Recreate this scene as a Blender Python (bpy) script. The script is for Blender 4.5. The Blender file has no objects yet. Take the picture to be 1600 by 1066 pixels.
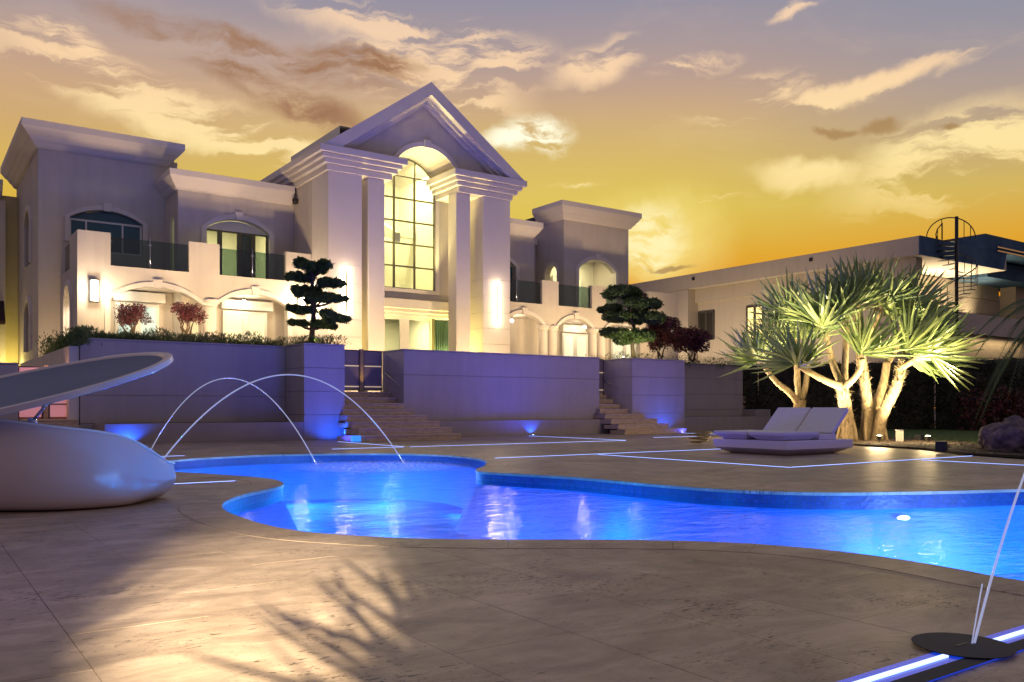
import bpy, bmesh, math, random
from mathutils import Vector, Matrix, noise
from mathutils.geometry import tessellate_polygon, delaunay_2d_cdt
random.seed(7)
PI = math.pi
S = bpy.context.scene
COL = S.collection

# ------------------------------------------------------------------ camera
TH = math.atan(955 / 1354.0)            # the camera looks 35.2 degrees to the right of the +Y axis
cd = bpy.data.cameras.new('camera'); cam = bpy.data.objects.new('camera', cd); COL.objects.link(cam)
cam.location = (0, 0, 1.0); cam.rotation_euler = (PI / 2, 0, -TH)
cd.sensor_width = 36; cd.lens = 36 * 1354 / 1600.0
cd.shift_y = (637 - 533) / 1600.0
cd.clip_start = .05; cd.clip_end = 3000
S.camera = cam
S.view_settings.view_transform = 'Standard'; S.view_settings.look = 'None'
S.view_settings.exposure = 0.25; S.view_settings.gamma = 1; S.view_settings.use_curve_mapping = False
S.render.engine = 'CYCLES'
S.cycles.max_bounces = 7; S.cycles.diffuse_bounces = 3; S.cycles.glossy_bounces = 3
S.cycles.transmission_bounces = 5; S.cycles.transparent_max_bounces = 16
S.cycles.caustics_reflective = False; S.cycles.caustics_refractive = False
S.cycles.sample_clamp_indirect = 3.0; S.cycles.blur_glossy = .6
S.cycles.use_denoising = True

# ------------------------------------------------------------------ dusk sky (world)
W = bpy.data.worlds.new('World'); S.world = W; W.use_nodes = True
nt = W.node_tree; nt.nodes.clear()
class NT:
    def __init__(s, t): s.t = t
    def n(s, typ, **k):
        x = s.t.nodes.new(typ)
        for a, b in k.items(): setattr(x, a, b)
        return x
    def l(s, a, b): s.t.links.new(a, b)
    def m(s, op, a, b=None, c=None, clamp=False):
        x = s.n('ShaderNodeMath', operation=op, use_clamp=clamp)
        for i, v in enumerate((a, b, c)):
            if v is None: continue
            if isinstance(v, (int, float)): x.inputs[i].default_value = v
            else: s.l(v, x.inputs[i])
        return x.outputs[0]
    def mix(s, f, a, b, bt='MIX'):
        x = s.n('ShaderNodeMix', data_type='RGBA', blend_type=bt)
        for i, v in ((0, f), (6, a), (7, b)):
            if isinstance(v, (int, float)): x.inputs[i].default_value = v
            elif isinstance(v, (tuple, list)): x.inputs[i].default_value = (v[0], v[1], v[2], 1)
            else: s.l(v, x.inputs[i])
        return x.outputs[2]
    def ramp(s, f, stops, interp='LINEAR'):
        x = s.n('ShaderNodeValToRGB'); r = x.color_ramp; r.interpolation = interp
        while len(r.elements) < len(stops): r.elements.new(.5)
        for e, (p, c) in zip(r.elements, stops):
            e.position = p
            e.color = (c, c, c, 1) if isinstance(c, (int, float)) else (c[0], c[1], c[2], 1)
        s.l(f, x.inputs[0]); return x.outputs[0]
    def sm(s, v, a, b):
        x = s.n('ShaderNodeMapRange', interpolation_type='SMOOTHSTEP')
        x.inputs[1].default_value = a; x.inputs[2].default_value = b
        s.l(v, x.inputs[0]); return x.outputs[0]
    def noise(s, vec, sc, det=4, rough=.55, dist=0.0, out='Fac'):
        x = s.n('ShaderNodeTexNoise'); x.inputs['Scale'].default_value = sc
        x.inputs['Detail'].default_value = det; x.inputs['Roughness'].default_value = rough
        x.inputs['Distortion'].default_value = dist
        if vec is not None: s.l(vec, x.inputs['Vector'])
        return x.outputs[out]
N = NT(nt)
tc = N.n('ShaderNodeTexCoord'); sep = N.n('ShaderNodeSeparateXYZ'); N.l(tc.outputs['Generated'], sep.inputs[0])
dx, dy, dz = sep.outputs
az = N.m('ARCTAN2', dx, dy); el = N.m('ARCSINE', dz)
def AE(px, py):
    r = (px - 800) / 1354.; u = (637 - py) / 1354.
    return TH + math.atan(r), math.atan(u / math.sqrt(1 + r * r))
SUN_AZ = AE(1000, 560)[0]
# smooth change from the glow over the sunset to the violet sky opposite it
daz = N.m('SUBTRACT', az, SUN_AZ)
cosd = N.m('COSINE', daz)
west = N.sm(cosd, -.35, .75)
e = N.m('DIVIDE', el, PI / 2, clamp=True)
front = N.ramp(e, [(0, (.64, .19, .010)), (.085, (.66, .24, .012)), (.108, (.64, .30, .018)), (.142, (.59, .39, .06)), (.177, (.53, .325, .14)),
                   (.207, (.50, .315, .20)), (.249, (.355, .275, .27)), (.285, (.235, .235, .31)), (.4, (.20, .20, .28)), (1, (.15, .16, .245))])
back = N.ramp(e, [(0, (.14, .105, .125)), (.15, (.20, .155, .20)), (.4, (.20, .165, .235)), (.7, (.18, .17, .245)), (1, (.15, .16, .245))])
base = N.mix(west, back, front)
# yellow-green band over the house, orange pushed to the right
wl, ee = AE(850, 300)
gl = N.m('MULTIPLY', N.m('POWER', N.m('MAXIMUM', N.m('COSINE', N.m('SUBTRACT', az, wl)), 0), 9), N.sm(N.m('ABSOLUTE', N.m('SUBTRACT', el, ee)), .13, 0.0))
base = N.mix(N.m('MULTIPLY', gl, .50), base, (.66, .54, .10))
# bluer towards the upper right
ur = N.m('MULTIPLY', N.sm(az, AE(1000, 0)[0], AE(1650, 0)[0]), N.sm(el, .15, .42))
ur = N.m('MULTIPLY', ur, N.sm(N.m('SUBTRACT', 2.4, az), 0, .8))
base = N.mix(N.m('MULTIPLY', ur, .7), base, (.19, .23, .32))
# cloud sheet: wisps drawn out along the wind, laid out in azimuth / elevation
cv = N.n('ShaderNodeCombineXYZ'); N.l(az, cv.inputs[0]); N.l(el, cv.inputs[1])
wn = N.noise(cv.outputs[0], 3.2, 5, .6, .6, 'Color')
wv = N.n('ShaderNodeVectorMath', operation='SUBTRACT'); N.l(wn, wv.inputs[0]); wv.inputs[1].default_value = (.5, .5, .5)
ws = N.n('ShaderNodeVectorMath', operation='SCALE'); N.l(wv.outputs[0], ws.inputs[0]); ws.inputs[3].default_value = .075
wa = N.n('ShaderNodeVectorMath', operation='ADD'); N.l(cv.outputs[0], wa.inputs[0]); N.l(ws.outputs[0], wa.inputs[1])
wn2 = N.noise(cv.outputs[0], 15, 5, .6, .3, 'Color')
wv2 = N.n('ShaderNodeVectorMath', operation='SUBTRACT'); N.l(wn2, wv2.inputs[0]); wv2.inputs[1].default_value = (.5, .5, .5)
ws2 = N.n('ShaderNodeVectorMath', operation='SCALE'); N.l(wv2.outputs[0], ws2.inputs[0]); ws2.inputs[3].default_value = .035
wa2 = N.n('ShaderNodeVectorMath', operation='ADD'); N.l(wa.outputs[0], wa2.inputs[0]); N.l(ws2.outputs[0], wa2.inputs[1]); wa = wa2
wsep = N.n('ShaderNodeSeparateXYZ'); N.l(wa.outputs[0], wsep.inputs[0])
def blob(px, py, wx, wy, rot):
    """soft ellipse, axes in photo-scale units converted to angles, tilted by rot degrees, with wispy edges"""
    a0, e0 = AE(px, py); rx = wx / 1354. * .86; ry = wy / 1354. * .86
    A = N.m('SUBTRACT', wsep.outputs[0], a0); E = N.m('SUBTRACT', wsep.outputs[1], e0)
    c, s = math.cos(math.radians(rot)), math.sin(math.radians(rot))
    p = N.m('DIVIDE', N.m('ADD', N.m('MULTIPLY', A, c), N.m('MULTIPLY', E, s)), rx)
    q = N.m('DIVIDE', N.m('SUBTRACT', N.m('MULTIPLY', E, c), N.m('MULTIPLY', A, s)), ry)
    d = N.m('SQRT', N.m('ADD', N.m('MULTIPLY', p, p), N.m('MULTIPLY', q, q)))
    return N.sm(d, 1.0, 0.30)
def stretch(rot, sx, sy, off=0.):
    mp = N.n('ShaderNodeMapping'); N.l(wa.outputs[0], mp.inputs[0])
    mp.inputs['Location'].default_value = (off, off * 1.7, off)
    mp.inputs['Rotation'].default_value = (0, 0, math.radians(rot)); mp.inputs['Scale'].default_value = (sx, sy, 1)
    return mp.outputs[0]
fib = N.noise(stretch(14, 2.6, 15), 2.2, 8, .60, .2)
fib2 = N.noise(stretch(-10, 2.8, 14, 4.), 2.3, 8, .60, .25)
def add(items):
    r = None
    for v in items: r = v if r is None else N.m('MAXIMUM', r, v)
    return r
# tilt: a line going down to the right in the picture is a negative rotation here
bright = add([blob(250, 170, 420, 60, -17), blob(420, 235, 330, 34, -11), blob(600, 50, 270, 46, -8), blob(90, 45, 150, 36, -30),
              blob(670, 130, 240, 95, -14), blob(1010, 375, 95, 80, 0), blob(760, 95, 170, 70, -10)])
bright_r = add([blob(1160, 160, 130, 46, 6), blob(1330, 148, 290, 26, 9), blob(1085, 112, 90, 20, 8), blob(1270, 275, 130, 34, -6),
                blob(1500, 250, 240, 90, 14), blob(940, 110, 120, 46, 14), blob(1230, 20, 60, 16, 22), blob(940, 292, 110, 10, -4), blob(1110, 312, 90, 9, 0)])
dens = N.m('ADD', N.m('MULTIPLY', bright, N.sm(fib, .45, .56)), N.m('MULTIPLY', bright_r, N.sm(fib2, .43, .55)), clamp=True)
thin = N.m('MULTIPLY', N.sm(N.noise(stretch(10, 2.0, 9, 9.), 1.6, 8, .6, .5), .5, .78), N.sm(el, .06, .3))
dens = N.m('ADD', dens, N.m('MULTIPLY', thin, .16), clamp=True)
ccol = N.ramp(e, [(0, (.75, .40, .06)), (.12, (.78, .56, .18)), (.17, (.86, .68, .32)), (.22, (.84, .58, .34)), (.3, (.70, .50, .38)), (.45, (.45, .36, .40)), (1, (.24, .22, .32))])
ccol = N.mix(west, (.26, .20, .27), ccol)
skyc = N.mix(N.m('MULTIPLY', dens, .95), base, ccol)
# brighter, denser cores
core = add([blob(835, 208, 80, 36, -4), blob(1003, 360, 90, 62, 4), blob(1000, 398, 70, 22, 0), blob(800, 215, 95, 30, 12)])
core = N.m('MULTIPLY', core, N.sm(N.noise(stretch(4, 5, 16, 2.), 4, 7, .62, .2), .36, .54))
skyc = N.mix(core, skyc, (.95, .90, .66))
halo = add([blob(1010, 372, 190, 110, 0)])
skyc = N.mix(N.m('MULTIPLY', halo, .6), skyc, (.82, .66, .20))
dark = add([blob(430, 150, 260, 46, -22), blob(380, 85, 330, 34, -10), blob(560, 105, 170, 28, -6)])
dark = N.m('MULTIPLY', dark, N.sm(N.noise(stretch(18, 3, 12, 7.), 2.6, 7, .6, .3), .34, .56))
skyc = N.mix(N.m('MULTIPLY', dark, 1.0), skyc, (.30, .155, .085))
dk2 = add([blob(1315, 208, 52, 12, -6), blob(1385, 204, 48, 18, -4), blob(1492, 210, 22, 7, 0), blob(1040, 405, 60, 7, 0)])
skyc = N.mix(N.m('MULTIPLY', dk2, .8), skyc, (.34, .20, .08))
# below the horizon the dome closes with the colour of dark ground
skyc = N.mix(N.sm(dz, -.02, -.06), skyc, (.05, .04, .04))
bg = N.n('ShaderNodeBackground'); N.l(skyc, bg.inputs[0]); bg.inputs[1].default_value = 1.0
wo = N.n('ShaderNodeOutputWorld'); N.l(bg.outputs[0], wo.inputs[0])

# ------------------------------------------------------------------ materials
MATS = {}
def mat(name, col, rough=.6, metal=0., var=0., vs=3., bump=0., bs=40., spec=None, col2=None, emit=None, es=0., coat=0., stretchv=None):
    m = bpy.data.materials.new(name); m.use_nodes = True; t = NT(m.node_tree)
    b = m.node_tree.nodes['Principled BSDF']
    b.inputs['Base Color'].default_value = (*col, 1); b.inputs['Roughness'].default_value = rough; b.inputs['Metallic'].default_value = metal
    if spec is not None: b.inputs['Specular IOR Level'].default_value = spec
    if coat: b.inputs['Coat Weight'].default_value = coat; b.inputs['Coat Roughness'].default_value = .15
    vec = None
    if var or bump:
        c = t.n('ShaderNodeTexCoord'); vec = c.outputs['Object']
        if stretchv:
            mp = t.n('ShaderNodeMapping'); t.l(vec, mp.inputs[0]); mp.inputs['Scale'].default_value = stretchv; vec = mp.outputs[0]
    if var:
        f = t.ramp(t.noise(vec, vs, 6, .6), [(.3, 0), (.7, 1)])
        c2 = col2 or tuple(x * (1 - var) for x in col)
        t.l(t.mix(f, col, c2), b.inputs['Base Color'])
    if name in ('stucco', 'wall_paint', 'panel', 'neighbour_stucco', 'yellow_wall'):     # rain streaks and patchy repainting
        gm = t.n('ShaderNodeNewGeometry'); m3 = t.n('ShaderNodeMapping'); t.l(gm.outputs['Position'], m3.inputs[0]); m3.inputs['Scale'].default_value = (2.2, 2.2, .16)
        st = t.ramp(t.noise(m3.outputs[0], 1.4, 6, .65, .3), [(.42, 0), (.72, 1)])
        pt = t.ramp(t.noise(gm.outputs['Position'], .5, 4, .6), [(.4, 0), (.65, 1)])
        prev = b.inputs['Base Color'].links[0].from_socket
        cc = t.mix(t.m('MULTIPLY', st, .22), prev, tuple(x * .55 for x in col))
        t.l(t.mix(t.m('MULTIPLY', pt, .15), cc, tuple(x * .7 for x in col)), b.inputs['Base Color'])
    if bump:
        bp = t.n('ShaderNodeBump'); bp.inputs['Strength'].default_value = bump; bp.inputs['Distance'].default_value = .02
        t.l(t.noise(vec, bs, 5, .6), bp.inputs['Height']); t.l(bp.outputs[0], b.inputs['Normal'])
    if emit:
        b.inputs['Emission Color'].default_value = (*emit, 1); b.inputs['Emission Strength'].default_value = es
    MATS[name] = m; return m
mat('stucco', (.63, .57, .50), .85, var=.10, vs=.9, bump=.25, bs=60)
mat('trim_white', (.72, .66, .60), .7, var=.05, vs=2, bump=.1, bs=60)
mat('panel', (.40, .35, .33), .75, var=.10, vs=1.2, bump=.2, bs=50)
mat('wall_paint', (.33, .29, .285), .8, var=.12, vs=.8, bump=.25, bs=60)
mat('roof_dark', (.06, .06, .09), .7, var=.3, vs=3)
mat('white_pvc', (.75, .74, .70), .35)
mat('bronze_frame', (.16, .15, .08), .4, metal=.3)
mat('dark_frame', (.06, .055, .05), .5)
mat('steel', (.55, .55, .58), .25, metal=1.)
mat('black_metal', (.03, .028, .026), .45, metal=.4)
mat('curtain', (.10, .20, .16), .9, var=.3, vs=12, stretchv=(6, 6, .2))
mat('room_wall', (.84, .82, .70), .9)
mat('room_dark', (.35, .31, .2), .9)
mat('room_white', (.8, .78, .7), .9)
mat('bark', (.12, .08, .055), .9, var=.4, vs=18, bump=.8, bs=40)
mat('bark_pale', (.34, .25, .14), .9, var=.6, vs=9, bump=.8, bs=30, stretchv=(2, 2, .6))
mat('root', (.33, .25, .15), .9, var=.6, vs=14, bump=.8, bs=24, stretchv=(3, 3, .4))
mat('mulch', (.07, .045, .03), .95, var=.6, vs=30, bump=1., bs=60)
mat('soil', (.05, .035, .025), .95, var=.5, vs=20, bump=1., bs=50)
mat('fiberglass', (.58, .48, .46), .4, var=.04, vs=2, coat=.6)
mat('cushion', (.66, .64, .64), .75, var=.05, vs=8, bump=.3, bs=220)
mat('lounger_shell', (.70, .67, .68), .45, bump=.1, bs=120)
mat('stairs', (.58, .45, .33), .8, var=.35, vs=5, bump=.6, bs=22, stretchv=(1, 1, 3))
mat('stone_clad', (.40, .33, .24), .8, var=.25, vs=3, bump=.5, bs=12, stretchv=(.5, .5, 3))
mat('neighbour_stucco', (.56, .49, .41), .85, var=.1, vs=.5, bump=.2, bs=30)
mat('far_pane', (.03, .028, .025), .2)
mat('blue_fascia', (.10, .17, .25), .85, var=.6, vs=.5, col2=(.035, .08, .15), spec=.1)
mat('slide_floor', (.17, .19, .26), .8, var=.1, vs=1., spec=.15)
mat('yellow_wall', (.60, .52, .30), .85, var=.15, vs=1.2, bump=.3, bs=30)
mat('boulder', (.20, .15, .14), .9, var=.75, vs=5, bump=1., bs=14)
mat('lantern_glow', (.9, .9, .85), .5, emit=(1, .84, .60), es=2.6)
mat('sconce_glow', (.9, .9, .85), .5, emit=(1, .80, .50), es=14)
mat('bulb_glow', (.9, .9, .85), .5, emit=(1, .88, .68), es=30)
mat('strip_glow', (.5, .6, .9), .4, emit=(.42, .56, 1), es=1.7)
mat('strip_halo', (.02, .05, .3), .2, emit=(.01, .06, .8), es=.5)  # blue halo beside the light bars, put into housing and channel as emission
mat('warm_edge', (.8, .6, .4), .5, emit=(1, .55, .22), es=1.2)
mat('pool_lamp_glow', (.9, .95, 1), .4, emit=(.6, .8, 1), es=1.0)
mat('spot_glow', (.9, .9, .8), .4, emit=(1, .85, .5), es=25)
mat('gate_glass', (.20, .17, .21), .35, spec=.5)
mat('pink_glass', (.5, .3, .35), .3, emit=(.75, .26, .24), es=.38)
mat('black_box', (.018, .018, .026), .7)
mat('box_grey', (.22, .21, .20), .7)
mat('awning', (.03, .015, .02), .8)

def leafmat(name, a, b, rough=.55, trans=.25):
    m = bpy.data.materials.new(name); m.use_nodes = True; t = NT(m.node_tree); nd = m.node_tree.nodes
    p = nd['Principled BSDF']; p.inputs['Roughness'].default_value = rough
    oi = t.n('ShaderNodeObjectInfo'); g = t.n('ShaderNodeNewGeometry')
    r = t.m('FRACT', t.m('ADD', oi.outputs['Random'], g.outputs['Random Per Island']))
    t.l(t.mix(r, a, b), p.inputs['Base Color'])
    tr = t.n('ShaderNodeBsdfTranslucent'); t.l(t.mix(r, a, b), tr.inputs[0])
    mx = t.n('ShaderNodeMixShader'); mx.inputs[0].default_value = trans
    t.l(p.outputs[0], mx.inputs[1]); t.l(tr.outputs[0], mx.inputs[2]); t.l(mx.outputs[0], nd['Material Output'].inputs[0])
    MATS[name] = m
leafmat('pine_leaf', (.11, .16, .04), (.05, .08, .025), .55, .4)
leafmat('red_leaf', (.11, .012, .03), (.05, .012, .012), .6, .06)
leafmat('darkred_leaf', (.15, .025, .03), (.06, .03, .02))
leafmat('cover_leaf', (.09, .15, .03), (.03, .06, .015))
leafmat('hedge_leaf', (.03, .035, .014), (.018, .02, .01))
leafmat('grass_blade', (.11, .2, .03), (.07, .12, .02))
leafmat('sword_leaf', (.36, .42, .16), (.15, .23, .09), .34, .30)
leafmat('frond_leaf', (.10, .15, .06), (.06, .10, .05), .45, .25)

def glass(name, tint, alpha, rough=.02):
    m = bpy.data.materials.new(name); m.use_nodes = True; t = NT(m.node_tree); nd = m.node_tree.nodes; nd.remove(nd['Principled BSDF'])
    tr = t.n('ShaderNodeBsdfTransparent'); tr.inputs[0].default_value = (*tint, 1)
    gl = t.n('ShaderNodeBsdfGlossy'); gl.inputs['Roughness'].default_value = rough
    fr = t.n('ShaderNodeFresnel'); fr.inputs[0].default_value = 1.45
    mx = t.n('ShaderNodeMixShader'); t.l(t.m('ADD', fr.outputs[0], alpha, clamp=True), mx.inputs[0])
    t.l(tr.outputs[0], mx.inputs[1]); t.l(gl.outputs[0], mx.inputs[2]); t.l(mx.outputs[0], nd['Material Output'].inputs[0])
    MATS[name] = m
glass('window_glass', (.95, .97, .92), .01)
glass('rail_glass', (.50, .60, .57), .03)
glass('tint_glass', (.30, .45, .5), .05)

def pane_dark():
    m = mat('night_pane', (.02, .11, .14), .12, spec=.5)
pane_dark()

# travertine: warm stone, veins along the cut, small dark pits, a sealed uneven sheen
def travertine(name, a, b):
    m = bpy.data.materials.new(name); m.use_nodes = True; t = NT(m.node_tree); p = m.node_tree.nodes['Principled BSDF']
    g = t.n('ShaderNodeNewGeometry'); pos = g.outputs['Position']
    oi = t.n('ShaderNodeObjectInfo')
    mp = t.n('ShaderNodeMapping'); t.l(pos, mp.inputs[0]); mp.inputs['Scale'].default_value = (.85, 2.1, 1); mp.inputs['Rotation'].default_value = (0, 0, .5)
    v1 = t.noise(mp.outputs[0], 1.6, 9, .68, 1.3)
    c = t.mix(t.ramp(v1, [(.38, 0), (.62, 1)]), a, b)
    v2 = t.noise(pos, .45, 4, .6, .8)
    c = t.mix(t.m('MULTIPLY', t.ramp(t.m('ADD', t.m('MULTIPLY', v2, .6), t.m('MULTIPLY', t.noise(pos, 1.7, 6, .65, 1.0), .4)), [(.42, 0), (.58, 1)]), .75), c, tuple(x * .62 for x in b))
    c = t.mix(t.m('MULTIPLY', oi.outputs['Random'], .16), c, tuple(x * .6 for x in a))
    # pits
    mp2 = t.n('ShaderNodeMapping'); t.l(pos, mp2.inputs[0]); mp2.inputs['Scale'].default_value = (10, 26, 1); mp2.inputs['Rotation'].default_value = (0, 0, .62)
    pn = t.noise(mp2.outputs[0], 1.3, 4, .6, .6)
    zone = t.noise(pos, 1.1, 3, .6)
    pit = t.sm(t.m('ADD', pn, t.m('MULTIPLY', t.m('SUBTRACT', zone, .5), .55)), .645, .69)
    mp3 = t.n('ShaderNodeMapping'); t.l(pos, mp3.inputs[0]); mp3.inputs['Scale'].default_value = (38, 60, 1)
    pit2 = t.sm(t.m('ADD', t.noise(mp3.outputs[0], 1.2, 2, .5), t.m('MULTIPLY', t.m('SUBTRACT', zone, .5), .35)), .68, .72)
    pits = t.m('MAXIMUM', pit, pit2)
    # long dark cracks and veins
    mp4 = t.n('ShaderNodeMapping'); t.l(pos, mp4.inputs[0]); mp4.inputs['Scale'].default_value = (1.0, 3.4, 1); mp4.inputs['Rotation'].default_value = (0, 0, .55)
    vn = t.noise(mp4.outputs[0], 1.3, 6, .6, 1.6)
    vein = t.m('MULTIPLY', t.sm(t.m('ABSOLUTE', t.m('SUBTRACT', vn, .5)), .010, .0), t.sm(zone, .42, .56))
    c = t.mix(t.m('MULTIPLY', vein, .6), c, tuple(x * .35 for x in b))
    c = t.mix(t.m('MULTIPLY', pits, .8), c, (.035, .025, .02))
    t.l(c, p.inputs['Base Color'])
    rn = t.noise(pos, 3.5, 5, .6)
    t.l(t.m('ADD', t.m('MULTIPLY', rn, .28), .30), p.inputs['Roughness'])
    p.inputs['Specular IOR Level'].default_value = .4
    bp = t.n('ShaderNodeBump'); bp.inputs['Strength'].default_value = .55; bp.inputs['Distance'].default_value = .006
    fine = t.noise(pos, 55, 4, .6)
    h = t.m('SUBTRACT', t.m('ADD', t.m('MULTIPLY', fine, .45), t.m('MULTIPLY', v1, 1.5)), t.m('MULTIPLY', pits, 1.2))
    t.l(h, bp.inputs['Height']); t.l(bp.outputs[0], p.inputs['Normal'])
    MATS[name] = m
travertine('travertine', (.54, .405, .285), (.335, .242, .165))
mat('grout', (.20, .145, .10), .9)

def tilemat():
    m = bpy.data.materials.new('pool_mosaic'); m.use_nodes = True; t = NT(m.node_tree); p = m.node_tree.nodes['Principled BSDF']
    g = t.n('ShaderNodeNewGeometry'); uv = t.n('ShaderNodeUVMap')
    br = t.n('ShaderNodeTexBrick'); br.offset = 0; br.inputs['Scale'].default_value = 1
    br.inputs['Brick Width'].default_value = .05; br.inputs['Row Height'].default_value = .05; br.inputs['Mortar Size'].default_value = .004
    br.inputs['Color1'].default_value = (.006, .012, .10, 1); br.inputs['Color2'].default_value = (.015, .03, .16, 1); br.inputs['Mortar'].default_value = (.02, .03, .06, 1)
    t.l(uv.outputs[0], br.inputs['Vector']); t.l(br.outputs['Color'], p.inputs['Base Color']); p.inputs['Roughness'].default_value = .4
    bp = t.n('ShaderNodeBump'); bp.inputs['Strength'].default_value = .6; bp.inputs['Distance'].default_value = .01
    t.l(t.noise(g.outputs['Position'], 18, 2), bp.inputs['Height']); t.l(bp.outputs[0], p.inputs['Normal'])
    MATS['pool_mosaic'] = m
tilemat()
mat('pool_plaster', (.025, .29, .85), .7, var=.15, vs=2.)

def watermat():
    m = bpy.data.materials.new('pool_water'); m.use_nodes = True; t = NT(m.node_tree); nd = m.node_tree.nodes; nd.remove(nd['Principled BSDF'])
    g = t.n('ShaderNodeNewGeometry'); pos = g.outputs['Position']
    mp = t.n('ShaderNodeMapping'); t.l(pos, mp.inputs[0]); mp.inputs['Rotation'].default_value = (0, 0, TH); mp.inputs['Scale'].default_value = (1.0, 1.9, 1)
    w1 = t.noise(mp.outputs[0], 2.2, 3, .5, .5); w2 = t.noise(mp.outputs[0], 9., 3, .55, .3)
    # the landing area of the jets is churned
    dv = t.n('ShaderNodeVectorMath', operation='DISTANCE'); t.l(pos, dv.inputs[0]); dv.inputs[1].default_value = (7.6, 15.3, -.14)
    near = t.sm(dv.outputs['Value'], 2.3, .3)
    w3 = t.noise(pos, 14, 4, .65, .6)
    h = t.m('ADD', t.m('ADD', t.m('MULTIPLY', w1, .55), t.m('MULTIPLY', w2, .16)), t.m('MULTIPLY', t.m('MULTIPLY', w3, near), 1.1))
    bp = t.n('ShaderNodeBump'); bp.inputs['Strength'].default_value = .5; bp.inputs['Distance'].default_value = .05
    t.l(h, bp.inputs['Height'])
    tr = t.n('ShaderNodeBsdfTransparent'); tr.inputs[0].default_value = (.25, .80, 1, 1)
    gl = t.n('ShaderNodeBsdfGlossy'); gl.inputs['Roughness'].default_value = .05; t.l(bp.outputs[0], gl.inputs['Normal'])
    fr = t.n('ShaderNodeFresnel'); fr.inputs[0].default_value = 1.33; t.l(bp.outputs[0], fr.inputs['Normal'])
    mx = t.n('ShaderNodeMixShader'); t.l(t.m('MULTIPLY', fr.outputs[0], .85), mx.inputs[0]); t.l(tr.outputs[0], mx.inputs[1]); t.l(gl.outputs[0], mx.inputs[2])
    df = t.n('ShaderNodeBsdfDiffuse'); df.inputs[0].default_value = (.8, .88, 1, 1)
    mx2 = t.n('ShaderNodeMixShader'); foam = t.m('MULTIPLY', near, t.sm(w3, .40, .58)); t.l(t.m('MULTIPLY', foam, .85), mx2.inputs[0])
    t.l(mx.outputs[0], mx2.inputs[1]); t.l(df.outputs[0], mx2.inputs[2]); t.l(mx2.outputs[0], nd['Material Output'].inputs[0])
    MATS['pool_water'] = m
watermat()
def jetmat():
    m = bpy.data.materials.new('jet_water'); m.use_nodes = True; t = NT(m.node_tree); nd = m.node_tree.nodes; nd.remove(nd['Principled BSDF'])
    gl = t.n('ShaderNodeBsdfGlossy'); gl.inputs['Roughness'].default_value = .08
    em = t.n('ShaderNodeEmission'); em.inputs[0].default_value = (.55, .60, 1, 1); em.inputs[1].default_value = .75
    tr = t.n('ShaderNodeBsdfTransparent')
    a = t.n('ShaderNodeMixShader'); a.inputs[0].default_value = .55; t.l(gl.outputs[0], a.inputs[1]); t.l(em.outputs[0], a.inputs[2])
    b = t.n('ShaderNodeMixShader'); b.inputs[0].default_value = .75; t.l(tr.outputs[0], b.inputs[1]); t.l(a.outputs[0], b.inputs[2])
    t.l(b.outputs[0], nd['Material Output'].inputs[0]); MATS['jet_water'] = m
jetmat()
mat('lawn', (.09, .15, .025), .95, var=.4, vs=3, col2=(.06, .09, .018), bump=1., bs=90)
mat('ground', (.06, .06, .05), .95, var=.3, vs=.3)

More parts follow.
